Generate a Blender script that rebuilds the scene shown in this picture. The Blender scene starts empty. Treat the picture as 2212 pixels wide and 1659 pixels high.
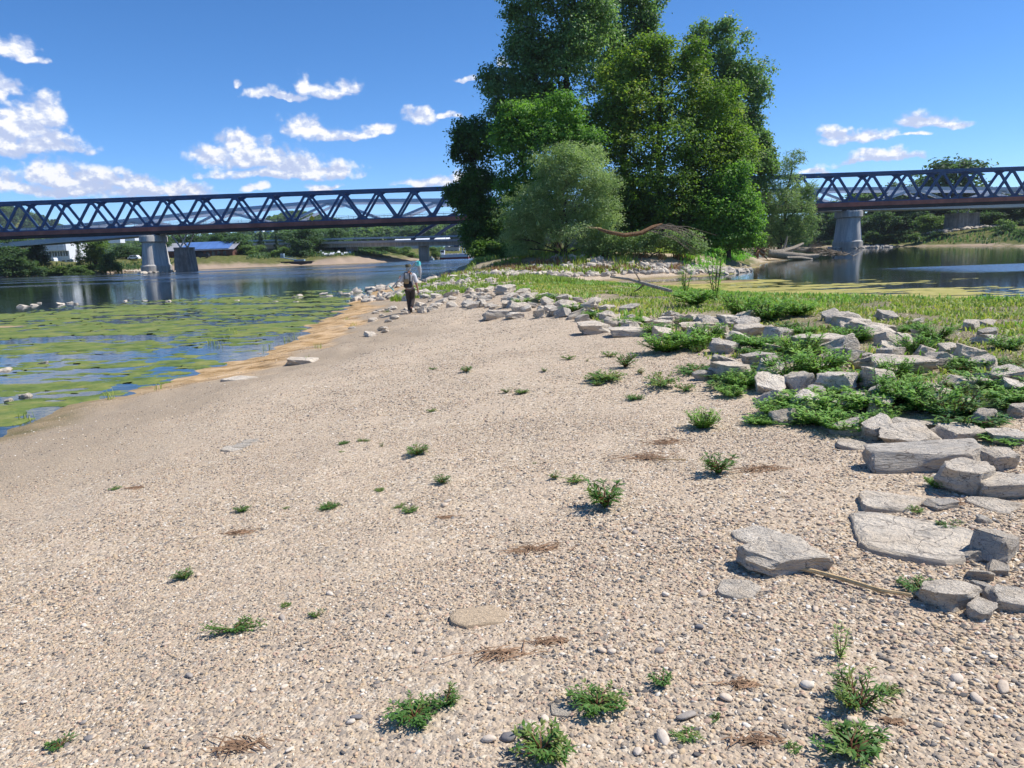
import bpy, bmesh, math, random
import numpy as np
from mathutils import Vector, Matrix

sc = bpy.context.scene
R_ = math.radians
random.seed(7)

# ------------------------------------------------------------------ camera
# image coordinates used for measuring are those of a 2212 x 1659 view of the photograph
FPX, CAMZ = 1640.0, 2.6
PITCH = math.atan(291.5 / 1640.0)
ROLL = R_(-2.0)
cam_data = bpy.data.cameras.new('camera')
cam_data.sensor_width = 36.0
cam_data.lens = 36.0 * FPX / 2212.0
cam_data.clip_start, cam_data.clip_end = 0.05, 20000.0
cam = bpy.data.objects.new('camera', cam_data)
sc.collection.objects.link(cam)
CAM_ROT = Matrix.Rotation(math.pi / 2 - PITCH, 3, 'X') @ Matrix.Rotation(ROLL, 3, 'Z')
cam.matrix_world = Matrix.Translation((0, 0, CAMZ)) @ CAM_ROT.to_4x4()
sc.camera = cam

# ------------------------------------------------------------------ light
SUN_AZ, SUN_EL = R_(82.0), R_(54.0)          # azimuth clockwise from +Y (to the right of the view)
sun_dir = Vector((math.sin(SUN_AZ) * math.cos(SUN_EL), math.cos(SUN_AZ) * math.cos(SUN_EL), math.sin(SUN_EL)))
sl = bpy.data.lights.new('sun', 'SUN')
sl.energy, sl.angle, sl.color = 4.8, R_(0.53), (1.0, 0.955, 0.89)
sun = bpy.data.objects.new('sun', sl)
sun.rotation_euler = sun_dir.to_track_quat('Z', 'Y').to_euler()
sc.collection.objects.link(sun)
sc.view_settings.view_transform = 'Standard'
sc.view_settings.look = 'None'
sc.view_settings.exposure = 0.32
sc.view_settings.gamma = 1.0
sc.view_settings.use_curve_mapping = False
sc.render.engine = 'CYCLES'
sc.cycles.max_bounces = 5
sc.cycles.diffuse_bounces = 3
sc.cycles.glossy_bounces = 3
sc.cycles.transmission_bounces = 4
sc.cycles.transparent_max_bounces = 8
sc.cycles.caustics_reflective = False
sc.cycles.caustics_refractive = False
sc.cycles.use_denoising = True
sc.cycles.use_adaptive_sampling = True
sc.cycles.adaptive_threshold = 0.02

# ------------------------------------------------------------------ projection helpers
def ray(px, py):
    return CAM_ROT @ Vector(((px - 1106.0) / FPX, -(py - 829.5) / FPX, -1.0))
def onz(px, py, z=0.0):
    d = ray(px, py); t = (z - CAMZ) / d.z
    return Vector((0, 0, CAMZ)) + d * t
def aty(px, py, Y):
    d = ray(px, py)
    return Vector((0, 0, CAMZ)) + d * (Y / d.y)

# ------------------------------------------------------------------ node helper
class NT:
    def __init__(self, tree):
        self.t = tree; tree.nodes.clear()
    def n(self, typ, props=None, **inp):
        nd = self.t.nodes.new(typ)
        for k, v in (props or {}).items(): setattr(nd, k, v)
        for k, v in inp.items():
            key = int(k[1:]) if k[0] == 'i' and k[1:].isdigit() else k.replace('_', ' ')
            self.set(nd.inputs[key], v)
        return nd
    def set(self, sock, v):
        if isinstance(v, bpy.types.NodeSocket): self.t.links.new(v, sock)
        elif isinstance(v, bpy.types.Node): self.t.links.new(v.outputs[0], sock)
        else:
            if isinstance(v, (tuple, list)) and len(v) == 3 and sock.type == 'RGBA': v = (*v, 1)
            sock.default_value = v
    def math(self, op, a, b=0.0, c=None, clamp=False):
        nd = self.n('ShaderNodeMath', {'operation': op, 'use_clamp': clamp}, i0=a, i1=b)
        if c is not None: self.set(nd.inputs[2], c)
        return nd.outputs[0]
    def vmath(self, op, a, b=None):
        nd = self.n('ShaderNodeVectorMath', {'operation': op}, i0=a)
        if b is not None: self.set(nd.inputs[1], b)
        return nd.outputs['Value'] if op in ('LENGTH', 'DOT_PRODUCT', 'DISTANCE') else nd.outputs[0]
    def mix(self, f, a, b, blend='MIX'):
        nd = self.t.nodes.new('ShaderNodeMix'); nd.data_type = 'RGBA'; nd.blend_type = blend
        self.set(nd.inputs[0], f); self.set(nd.inputs[6], a); self.set(nd.inputs[7], b)
        return nd.outputs[2]
    def rng(self, v, a, b, c=0.0, d=1.0, smooth=True):
        nd = self.n('ShaderNodeMapRange', {'interpolation_type': 'SMOOTHSTEP' if smooth else 'LINEAR'})
        for i, x in enumerate((v, a, b, c, d)): self.set(nd.inputs[i], x)
        return nd.outputs[0]
    def ramp(self, f, stops, interp='LINEAR'):
        nd = self.n('ShaderNodeValToRGB'); cr = nd.color_ramp; cr.interpolation = interp
        while len(cr.elements) < len(stops): cr.elements.new(0.5)
        for e, (p, col) in zip(cr.elements, stops):
            e.position = p; e.color = (*col, 1)
        self.set(nd.inputs[0], f)
        return nd.outputs[0]
    def noise(self, vec, scale, detail=4, rough=0.55, dist=0.0):
        nd = self.n('ShaderNodeTexNoise', None, Vector=vec, Scale=scale, Detail=detail, Roughness=rough, Distortion=dist)
        return nd.outputs[0]
    def pos(self): return self.n('ShaderNodeNewGeometry').outputs['Position']
    def obj(self): return self.n('ShaderNodeTexCoord').outputs['Object']
    def scale(self, vec, s): return self.vmath('MULTIPLY', vec, s)
    def sep(self, v): return self.n('ShaderNodeSeparateXYZ', None, i0=v).outputs
    def bump(self, h, strength=0.5, dist=0.02):
        return self.n('ShaderNodeBump', None, Strength=strength, Distance=dist, Height=h).outputs[0]
    def out(self, s): self.n('ShaderNodeOutputMaterial', None, Surface=s)
    def bsdf(self, col, rough=0.85, normal=None, spec=0.3, metal=0.0):
        nd = self.n('ShaderNodeBsdfPrincipled', None, Base_Color=col, Roughness=rough, Metallic=metal)
        nd.inputs['Specular IOR Level'].default_value = spec
        if normal is not None: self.set(nd.inputs['Normal'], normal)
        return nd.outputs[0]

MATS = {}
def material(name):
    m = bpy.data.materials.new(name); m.use_nodes = True
    MATS[name] = m
    return m, NT(m.node_tree)

# ------------------------------------------------------------------ world: Nishita sky with fair-weather cumulus
world = bpy.data.worlds.new('World'); sc.world = world; world.use_nodes = True
w = NT(world.node_tree)
sky = w.n('ShaderNodeTexSky', {'sky_type': 'NISHITA', 'sun_disc': False})
sky.sun_elevation, sky.sun_rotation = SUN_EL, SUN_AZ
sky.altitude, sky.air_density, sky.dust_density, sky.ozone_density = 200.0, 0.6, 0.0, 6.0
wdir = w.vmath('NORMALIZE', w.n('ShaderNodeTexCoord').outputs['Generated'])
wx, wy, wz = w.sep(wdir)[:3]
az = w.math('ARCTAN2', wx, wy)
el = w.math('ARCSINE', wz)
uv = w.n('ShaderNodeCombineXYZ', None, X=az, Y=el).outputs[0]
warp = w.n('ShaderNodeTexNoise', None, Vector=uv, Scale=22.0, Detail=3.0, Roughness=0.6).outputs['Color']
uvw = w.vmath('ADD', uv, w.vmath('MULTIPLY', w.vmath('SUBTRACT', warp, (0.5, 0.5, 0.5)), (0.055, 0.028, 0)))
CLOUDS = [(40,255,62,46),(100,245,48,40),(-25,270,70,55),(85,303,85,26),(20,310,80,24),
  (110,372,62,28),(200,380,72,30),(272,393,58,20),(400,403,52,14),(-5,388,42,30),(340,412,130,13),(150,405,140,16),
  (25,98,38,26),(72,126,24,10),(8,182,28,24),
  (520,303,52,26),(455,328,58,26),(560,338,110,30),(645,352,100,28),(722,360,56,26),(600,374,150,14),
  (655,268,52,26),(712,284,54,18),(815,280,38,16),(765,290,75,9),
  (572,200,46,13),(655,182,17,24),(700,194,62,15),(748,184,24,16),(512,180,11,11),(622,206,42,9),
  (908,247,42,19),(976,244,26,10),(995,169,26,6),(930,392,52,14),(1005,378,42,24),(560,408,30,12),(705,400,30,9),
  (1800,282,36,16),(1850,292,82,15),(1990,256,56,16),(2035,262,42,11),(1965,290,28,6),
  (1890,332,50,12),(1905,343,95,10),(1772,368,34,8),(1085,135,18,14),(940,388,90,12)]
UNDER = [(40,305,120,22),(80,335,120,16),(200,408,150,14),(330,420,150,12),(570,358,150,13),(690,382,100,12),(600,386,160,11),
  (710,296,95,10),(660,206,110,9),(915,262,50,8),(1855,303,90,8),(2000,270,65,7),(1905,350,100,7),(960,402,90,10)]  # grey shade painted along the cloud bases
def azel(px, py):
    d = ray(px, py).normalized()
    return math.atan2(d.x, d.y), math.asin(d.z)
def blob_field(lst, vec):
    cur = None
    for (cx, cy, rx, ry) in lst:
        a, e = azel(cx, cy)
        q = w.vmath('MULTIPLY', w.vmath('SUBTRACT', vec, (a, e - 0.35 * ry / FPX, 0)), (FPX / (rx * 1.08), FPX / (ry * 1.3), 0))
        q = w.vmath('MAXIMUM', q, w.vmath('MULTIPLY', q, (-1.0, -2.1, 0)))        # flat base, domed top
        l = w.vmath('LENGTH', q)
        cur = l if cur is None else w.math('MINIMUM', cur, l)
    return w.math('SUBTRACT', 1.0, cur)
puff = w.noise(w.vmath('MULTIPLY', uv, (1, 1.35, 1)), 34.0, 5, 0.6)
puff2 = w.noise(w.vmath('MULTIPLY', w.vmath('ADD', uv, (0.004, 0.0065, 0)), (1, 1.35, 1)), 34.0, 5, 0.6)
hs = w.n('ShaderNodeHueSaturation', None, Saturation=1.17, Value=1.0, Color=sky.outputs[0])
bil = w.math('ABSOLUTE', w.math('SUBTRACT', w.noise(uv, 46.0, 3, 0.5), 0.5))
SKY_STRENGTH = 0.15
def cloudy(fld, und):
    dens = w.math('ADD', fld, w.math('ADD', w.math('MULTIPLY', w.math('SUBTRACT', puff, 0.5), 0.95), w.math('MULTIPLY', w.math('SUBTRACT', bil, 0.1), 1.6)))
    alpha = w.math('MULTIPLY', w.rng(dens, -0.1, 0.5), w.rng(el, -0.01, 0.03))
    lit = w.math('ADD', w.math('MULTIPLY', w.math('SUBTRACT', puff, puff2), 4.0), w.rng(dens, 0.0, 1.2, 0.25, 0.62, False))
    if und is not None:
        under = w.rng(w.math('ADD', und, w.math('MULTIPLY', w.math('SUBTRACT', puff, 0.5), 0.8)), -0.1, 0.7)
        lit = w.math('SUBTRACT', lit, w.math('MULTIPLY', under, 0.42), clamp=True)
    ccol = w.ramp(lit, [(0.0, (3.0, 3.5, 4.9)), (0.3, (4.0, 4.4, 5.4)), (0.62, (5.8, 5.8, 5.9))])  # cloud light and shade painted in colour, from offset noise and base blobs
    return w.n('ShaderNodeBackground', None, Color=w.mix(alpha, hs.outputs[0], ccol), Strength=SKY_STRENGTH).outputs[0]
isr = lambda c: c[0] > 1300
bl = cloudy(blob_field([c for c in CLOUDS if not isr(c)], uvw), blob_field([c for c in UNDER if not isr(c)], uvw))
br = cloudy(blob_field([c for c in CLOUDS if isr(c)], uvw), blob_field([c for c in UNDER if isr(c)], uvw))
# the same scattered cumulus goes on round the rest of the horizon
far_n = w.noise(w.vmath('MULTIPLY', uv, (1, 2.4, 1)), 5.0, 3, 0.5)
bs = cloudy(w.math('MULTIPLY', w.math('SUBTRACT', far_n, w.rng(el, 0.2, 0.42, 0.56, 0.9)), 6.0), None)
b0 = w.n('ShaderNodeBackground', None, Color=hs.outputs[0], Strength=SKY_STRENGTH).outputs[0]
sel = lambda f, a, b: w.n('ShaderNodeMixShader', None, i0=f, i1=a, i2=b).outputs[0]
front = sel(w.math('GREATER_THAN', az, 0.12), bl, br)
low = sel(w.math('GREATER_THAN', w.math('ABSOLUTE', az), 0.75), front, bs)
w.n('ShaderNodeOutputWorld', None, Surface=sel(w.math('LESS_THAN', w.math('ABSOLUTE', w.math('SUBTRACT', el, 0.2)), 0.24), b0, low))
world.cycles.sampling_method = 'NONE'
# ------------------------------------------------------------------ numpy noise
def _hash(ix, iy, seed):
    h = (ix.astype(np.int64) * 374761393 + iy.astype(np.int64) * 668265263 + seed * 1442695041) & 0x7fffffff
    h = ((h ^ (h >> 13)) * 1274126177) & 0x7fffffff
    return ((h ^ (h >> 16)) & 0xffff) / 65535.0
def vnoise(x, y, seed=0):
    ix, iy = np.floor(x), np.floor(y); fx, fy = x - ix, y - iy
    fx, fy = fx * fx * (3 - 2 * fx), fy * fy * (3 - 2 * fy)
    a, b = _hash(ix, iy, seed), _hash(ix + 1, iy, seed)
    c, d = _hash(ix, iy + 1, seed), _hash(ix + 1, iy + 1, seed)
    return (a * (1 - fx) + b * fx) * (1 - fy) + (c * (1 - fx) + d * fx) * fy
def fbm(x, y, seed=0, octv=4, gain=0.5):
    s, a, t = 0.0, 1.0, 0.0
    for i in range(octv):
        s = s + a * vnoise(x * 2 ** i + 17.3 * i, y * 2 ** i - 9.1 * i, seed + i); t += a; a *= gain
    return s / t
def sstep(a, b, x):
    t = np.clip((x - a) / (b - a), 0, 1); return t * t * (3 - 2 * t)

# ------------------------------------------------------------------ object helpers
COL = sc.collection
def props(o, label=None, cat=None, group=None, kind=None):
    if label: o['label'] = label
    if cat: o['category'] = cat
    if group: o['group'] = group
    if kind: o['kind'] = kind
    return o
def link(name, me, mat=None, parent=None):
    o = bpy.data.objects.new(name, me); COL.objects.link(o)
    if mat is not None and me is not None and not me.materials: me.materials.append(MATS[mat] if isinstance(mat, str) else mat)
    if parent is not None: o.parent = parent
    return o
def empty(name, loc=(0, 0, 0), rz=0.0):
    o = bpy.data.objects.new(name, None); COL.objects.link(o)
    o.empty_display_size = 0.2
    o.location = loc; o.rotation_euler = (0, 0, rz)
    return o
def copy_tree(o, parent=None):
    c = o.copy(); COL.objects.link(c); c.parent = parent
    for ch in o.children: copy_tree(ch, c)
    return c
def mesh_np(name, V, Fq=None, Ft=None, tint=None, smooth=False):
    me = bpy.data.meshes.new(name)
    V = np.asarray(V, np.float32); nq = 0 if Fq is None else len(Fq); nt = 0 if Ft is None else len(Ft)
    me.vertices.add(len(V)); me.vertices.foreach_set('co', V.ravel())
    idx = []
    if nq: idx.append(np.asarray(Fq, np.int32).ravel())
    if nt: idx.append(np.asarray(Ft, np.int32).ravel())
    idx = np.concatenate(idx)
    me.loops.add(len(idx)); me.loops.foreach_set('vertex_index', idx)
    st = np.concatenate([np.arange(nq) * 4, nq * 4 + np.arange(nt) * 3]).astype(np.int32)
    me.polygons.add(nq + nt); me.polygons.foreach_set('loop_start', st)
    me.polygons.foreach_set('loop_total', np.concatenate([np.full(nq, 4), np.full(nt, 3)]).astype(np.int32))
    if smooth: me.polygons.foreach_set('use_smooth', np.ones(nq + nt, bool))
    if tint is not None:
        a = me.attributes.new('tint', 'FLOAT', 'POINT'); a.data.foreach_set('value', np.asarray(tint, np.float32))
    me.update(calc_edges=True); me.validate()
    return me

class MB:
    """collects boxes, beams, tubes and lathes of ONE part"""
    def __init__(s): s.v, s.f = [], []
    def add(s, vs, fs):
        o = len(s.v); s.v += [tuple(p) for p in vs]; s.f += [tuple(i + o for i in f) for f in fs]; return s
    def box(s, c, d, M=None):
        x, y, z = (k / 2 for k in d); c = Vector(c)
        vs = [Vector((i * x, j * y, k * z)) for k in (-1, 1) for j in (-1, 1) for i in (-1, 1)]
        vs = [(M @ p if M else p) + c for p in vs]
        return s.add(vs, [(0, 2, 3, 1), (4, 5, 7, 6), (0, 1, 5, 4), (2, 6, 7, 3), (0, 4, 6, 2), (1, 3, 7, 5)])
    def beam(s, a, b, wd, ht, up=(0, 0, 1)):
        a, b = Vector(a), Vector(b); d = (b - a).normalized(); up = Vector(up)
        sd = d.cross(up)
        if sd.length < 1e-4: sd = d.cross(Vector((0, 1, 0)))
        sd.normalize(); u = sd.cross(d).normalized()
        vs = [p + sd * (i * wd / 2) + u * (j * ht / 2) for p in (a, b) for i, j in ((-1, -1), (1, -1), (1, 1), (-1, 1))]
        return s.add(vs, [(3, 2, 1, 0), (4, 5, 6, 7), (0, 1, 5, 4), (1, 2, 6, 5), (2, 3, 7, 6), (3, 0, 4, 7)])
    def tube(s, path, rad, n=8, cap=True, jitter=0.0, seed=0):
        rnd = random.Random(seed)
        P = [Vector(p) for p in path]; o = len(s.v); ref = Vector((0, 0, 1))
        for i, p in enumerate(P):
            d = (P[min(i + 1, len(P) - 1)] - P[max(i - 1, 0)]).normalized()
            a = d.cross(ref)
            if a.length < 0.05: a = d.cross(Vector((0, 1, 0)))
            a.normalize(); b = a.cross(d)
            r = rad[i] if isinstance(rad, (list, tuple)) else rad
            for k in range(n):
                t = 2 * math.pi * k / n; rr = r * (1 + jitter * rnd.uniform(-1, 1))
                s.v.append(tuple(p + a * math.cos(t) * rr + b * math.sin(t) * rr))
        for i in range(len(P) - 1):
            for k in range(n):
                s.f.append((o + i * n + k, o + i * n + (k + 1) % n, o + (i + 1) * n + (k + 1) % n, o + (i + 1) * n + k))
        if cap:
            s.f.append(tuple(o + k for k in range(n))[::-1]); s.f.append(tuple(o + (len(P) - 1) * n + k for k in range(n)))
        return s
    def rings(s, rings):
        """closed loops of equal length lofted and capped"""
        o = len(s.v); n = len(rings[0])
        for r in rings: s.v += [tuple(p) for p in r]
        for i in range(len(rings) - 1):
            for k in range(n):
                s.f.append((o + i * n + k, o + i * n + (k + 1) % n, o + (i + 1) * n + (k + 1) % n, o + (i + 1) * n + k))
        s.f.append(tuple(o + k for k in range(n))[::-1]); s.f.append(tuple(o + (len(rings) - 1) * n + k for k in range(n)))
        return s
    def mesh(s, name, bevel=0.0, smooth=False):
        me = bpy.data.meshes.new(name); me.from_pydata(s.v, [], s.f); me.update()
        bm = bmesh.new(); bm.from_mesh(me)
        bmesh.ops.recalc_face_normals(bm, faces=bm.faces[:])
        if bevel: bmesh.ops.bevel(bm, geom=bm.edges[:], offset=bevel, segments=1, affect='EDGES', clamp_overlap=True)
        bm.to_mesh(me); bm.free()
        if smooth:
            me.polygons.foreach_set('use_smooth', np.ones(len(me.polygons), bool)); me.set_sharp_from_angle(angle=R_(40))
        return me
    def build(s, name, mat, parent=None, bevel=0.0, smooth=False):
        return link(name, s.mesh(name, bevel, smooth), mat, parent)
# ------------------------------------------------------------------ land masses, from shorelines measured on the water plane
def W(px, py): p = onz(px, py, 0.0); return (p.x, p.y)
LEFT_SHORE = [(-13.5, -30), (-11.5, -8), (-10.2, 0), (-9.2, 6)] + [W(*p) for p in
   [(0,935),(75,908),(160,880),(250,860),(330,838),(400,822),(450,803),(520,778),(600,752),(640,722),(700,698),(745,668),(785,648),(800,636),(850,623),(905,611),(955,601),(1005,591),(1050,579)]]
ISLAND_BACK = [(-4.5, 122), (0, 134), (12, 138), (28, 130), (36, 115), (38, 101)]
POOL = [W(*p) for p in [(1660,563),(1640,572),(1600,583),(1553,593),(1480,599),(1400,603),(1330,606),(1285,610)]] + \
   [(7.2, 52.0), (9.0, 46.0), (10.5, 41.0), (11.8, 36.0), (13.5, 31.5), (16.5, 28.0), (20.5, 26.5), (28, 25), (45, 20), (60, 5), (60, -30)]
BAR = np.array(LEFT_SHORE + ISLAND_BACK + POOL)
FAR_SHORE = [(-600, 60), (-260, 150)] + [W(*p) for p in [(0,600),(130,595),(245,590),(320,586),(420,583),(540,578),(575,577),(640,574),(690,573),(760,570),(830,567),(900,563.5),(945,560),(975,558),(1015,556.5)]] + \
   [(20, 285), (60, 262), (86, 236)] + [W(*p) for p in [(1905,533),(1960,533),(2038,532),(2120,532),(2212,533)]] + [(91, 110), (94, 80), (110, 40), (160, -30), (300, -200)]
FAR = np.array(FAR_SHORE + [(5000, -200), (5000, 5000), (-5000, 5000), (-5000, 60)])
SHOAL = ((12.0, 50.2), (4.4, 2.0))
FLAT = ((-25.5, 33.5), (4.5, 0.9))

def sdf(x, y, poly):
    """signed distance, positive inside"""
    n = len(poly); dist = np.full(x.shape, 1e18); inside = np.zeros(x.shape, bool)
    for i in range(n):
        ax, ay = poly[i]; bx, by = poly[(i + 1) % n]
        ex, ey = bx - ax, by - ay; wx_, wy_ = x - ax, y - ay
        t = np.clip((wx_ * ex + wy_ * ey) / (ex * ex + ey * ey + 1e-12), 0, 1)
        dx, dy = wx_ - ex * t, wy_ - ey * t
        dist = np.minimum(dist, dx * dx + dy * dy)
        c1 = (ay <= y) & (by > y); c2 = (ay > y) & (by <= y)
        cr = ex * wy_ - ey * wx_
        inside ^= (c1 & (cr > 0)) | (c2 & (cr < 0))
    return np.where(inside, 1, -1) * np.sqrt(dist)
def ell(x, y, E): return np.sqrt(((x - E[0][0]) / E[1][0]) ** 2 + ((y - E[0][1]) / E[1][1]) ** 2)
RIDGE = np.array([(-1.0, 34.0), (1.0, 29.0), (3.0, 22.5), (4.6, 17.5), (6.0, 13.0), (5.6, 9.5), (6.2, 7.0)])
def dline(x, y, pts):
    d = np.full(x.shape, 1e9)
    for (ax, ay), (bx, by) in zip(pts[:-1], pts[1:]):
        ex, ey = bx - ax, by - ay
        t = np.clip(((x - ax) * ex + (y - ay) * ey) / (ex * ex + ey * ey), 0, 1)
        d = np.minimum(d, np.hypot(x - ax - ex * t, y - ay - ey * t))
    return d
def hills(x, y):
    az_ = np.degrees(np.arctan2(x, y)); r = np.hypot(x, y)
    h = 0.0
    for (a0, wd, r0, rw, hh) in [(-35, 6.5, 1500, 420, 86), (-48, 8, 1500, 400, 80), (-15.5, 3.4, 900, 260, 30), (-8, 6, 850, 260, 16), (2, 9, 900, 250, 13), (-25, 4, 1300, 350, 12), (20, 14, 1300, 300, 10), (45, 14, 1400, 300, 30), (-75, 20, 1500, 400, 60)]:
        h = h + hh * np.exp(-((az_ - a0) / wd) ** 2) * sstep(r0 - rw, r0, r) * (1 - 0.6 * sstep(r0 + 300, r0 + 1200, r))
    return h * (0.86 + 0.28 * fbm(x / 120, y / 120, 5, 3))
def zones(x, y):
    dw = (0.9 * (fbm(x / 2.3, y / 2.3, 3, 3) - 0.5) + 0.7 * (fbm(x / .6, y / .6, 13, 2) - .5)) * np.clip(np.hypot(x, y) / 14, 0.4, 2.2)
    dA = sdf(x, y, BAR) + dw
    dF = sdf(x, y, FAR) + 3.0 * dw
    return dA, dF
def height(x, y, full=False):
    x = np.asarray(x, float); y = np.asarray(y, float)
    dA, dF = zones(x, y)
    zin = 1.06 * np.tanh(np.maximum(dA, 0) / 9.0)
    zout = -0.9 * (1 - np.exp(np.minimum(dA, 0) / 13.0))
    z = np.where(dA > 0, zin, zout)
    isl = ell(x, y, ((9, 90), (24, 27)))
    z = z + np.where(dA > 0, 1.1 * (1 - sstep(0.78, 1.02, isl)) * np.clip(dA / 4, 0, 1), 0)
    z = z + np.where(dA > 0, 0.16 * np.exp(-(dline(x, y, RIDGE) / 2.2) ** 2), 0)
    zf = np.where(dF > 0, 3.3 * (sstep(-4, 26, dF) - 0.048) + 0.02 * np.minimum(np.maximum(dF, 0), 60), -2.5 * (1 - np.exp(np.minimum(dF, 0) / 25.0)))
    z = np.where(dF > 0, zf, np.maximum(z, np.where(dA > -40, z, zf)))
    z = z + np.where(dF > 60, hills(x, y), 0)
    s1 = ell(x, y, SHOAL); z = np.maximum(z, 0.07 * (1 - s1 ** 2) + 0.0 * x)  if True else z
    s2 = ell(x, y, FLAT) + 0.5 * (fbm(x / 1.5, y / 1.5, 21, 3) - 0.5); z = np.where(dA < 0, np.maximum(z, 0.06 * (1 - s2)), z)
    near = np.clip(1 - np.hypot(x, y) / 60, 0, 1)
    z = z + near * (0.05 * (fbm(x / 1.1, y / 1.1, 8, 3) - 0.5) + 0.02 * (fbm(x / .3, y / .3, 9, 2) - 0.5)) * np.where(dA > 0.15, 1, 0.25)
    return (z, dA, dF) if full else z
# height tables for laying things on the ground quickly
class Table:
    def __init__(s, x0, x1, y0, y1, st):
        s.x0, s.y0, s.st = x0, y0, st
        X, Y = np.meshgrid(np.arange(x0, x1 + st, st), np.arange(y0, y1 + st, st), indexing='ij')
        s.z = height(X, Y); s.b = (x0, x1, y0, y1)
    def has(s, x, y): return (x > s.b[0]) & (x < s.b[1]) & (y > s.b[2]) & (y < s.b[3])
    def __call__(s, x, y):
        fx = np.clip((x - s.x0) / s.st, 0, s.z.shape[0] - 1.001); fy = np.clip((y - s.y0) / s.st, 0, s.z.shape[1] - 1.001)
        i, j = fx.astype(int), fy.astype(int); fx, fy = fx - i, fy - j; z = s.z
        return (z[i, j] * (1 - fx) + z[i + 1, j] * fx) * (1 - fy) + (z[i, j + 1] * (1 - fx) + z[i + 1, j + 1] * fx) * fy
T_NEAR, T_FAR = Table(-24, 30, 0, 42, 0.09), Table(-50, 90, 0, 165, 0.5)
def qheight(x, y):
    x = np.asarray(x, float); y = np.asarray(y, float)
    return np.where(T_NEAR.has(x, y), T_NEAR(x, y), T_FAR(x, y))
def hz(x, y):
    x_, y_ = np.array([float(x)]), np.array([float(y)])
    return float(qheight(x_, y_)[0]) if -50 < x < 90 and 0 < y < 165 else float(height(x_, y_)[0])
HT_ = np.concatenate([np.linspace(1.5, 20, 400), np.geomspace(20.02, 160, 400)])
def hit(px, py):
    """point of the ground seen at an image position"""
    d = ray(px, py); t = HT_
    g = CAMZ + d.z * t - qheight(d.x * t, d.y * t)
    k = int(np.argmax(g < 0)) if (g < 0).any() else len(t) - 1
    k = max(k, 1); a = g[k - 1] / (g[k - 1] - g[k] + 1e-9)
    tt = t[k - 1] + (t[k] - t[k - 1]) * min(max(a, 0), 1)
    return Vector((d.x * tt, d.y * tt, CAMZ + d.z * tt))
def mpp(p): return p.y * 1.015 / FPX          # metres per picture unit at a point

# ground sheet: one mesh with rings that widen with distance, out to the horizon
rr_ = np.concatenate([[0.0], np.geomspace(0.6, 45, 330), np.geomspace(45.3, 300, 170), np.geomspace(303, 9000, 110)])
aa_ = np.radians(np.concatenate([np.linspace(-46, 46, 420), np.linspace(47, 313, 90)]))
RRg, AAg = np.meshgrid(rr_, aa_, indexing='ij')
gx, gy = RRg * np.sin(AAg), RRg * np.cos(AAg)
gz, gdA, gdF = height(gx, gy, True)
nr, na = gx.shape
ii, jj = np.meshgrid(np.arange(nr - 1), np.arange(na), indexing='ij')
q = np.stack([ii * na + jj, ii * na + (jj + 1) % na, (ii + 1) * na + (jj + 1) % na, (ii + 1) * na + jj], -1).reshape(-1, 4)
gme = mesh_np('ground', np.stack([gx, gy, gz], -1).reshape(-1, 3), q[:, ::-1], smooth=True)
# real surface kinds: vegetated soil, fine river sand, peach lime crust of the dried shallows
isl = ell(gx, gy, ((9, 90), (24, 27)))
bw = 2.5 + 7 * np.exp(-((gx + 88) / 17.0) ** 2) + 9 * np.exp(-((gx + 46) / 14.0) ** 2) * (gy < 300)
veg = np.where(gdF > 0, sstep(0.8, 1.3, (gdF + 5 * (fbm(gx / 9, gy / 9, 31, 3) - .5)) / bw), 0) + np.where(gdA > 0, 1 - sstep(0.7, 0.92, isl + 0.2 * (fbm(gx / 3, gy / 3, 33, 3) - .5)), 0)
rgt = sstep(0.5, 3.0, gx - np.interp(gy, [0, 5, 9, 14, 18, 24, 30, 40, 55], [5.5, 4.2, 3.0, 2.6, 2.0, 1.4, 0.2, 0.0, 2]) + 1.6 * (fbm(gx / 1.2, gy / 1.2, 41, 4) - .5)) * (gdA > 0) * (gy < 55) * sstep(4, 8, gy)
veg = np.clip(np.maximum(veg, 0.75 * rgt), 0, 1)
lft = (gx < np.interp(gy, [0, 30, 60], [0, -2, 2]))
sand = np.where((gdA > 0) & lft, sstep(5.6, 2.8, gdA + 1.5 * (fbm(gx / 2, gy / 2, 51, 3) - .5)), 0) * (gy < 60)
crust = np.where(lft & (gy > 11.5) & (gy < 58), sstep(-1.1, -0.4, gdA) * sstep(2.2, 1.2, gdA + 1.4 * (fbm(gx / 1.3, gy / 2.6, 61, 3) - .5)) * sstep(12, 17, gy), 0)
crust = np.maximum(crust, 1 - sstep(0.6, 1.1, ell(gx, gy, FLAT)))
shoal = 1 - sstep(0.85, 1.05, ell(gx, gy, SHOAL))
ca = gme.color_attributes.new('zone', 'FLOAT_COLOR', 'POINT')
ca.data.foreach_set('color', np.stack([veg, sand, np.maximum(crust, 0), shoal], -1).reshape(-1).astype(np.float32))

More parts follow.
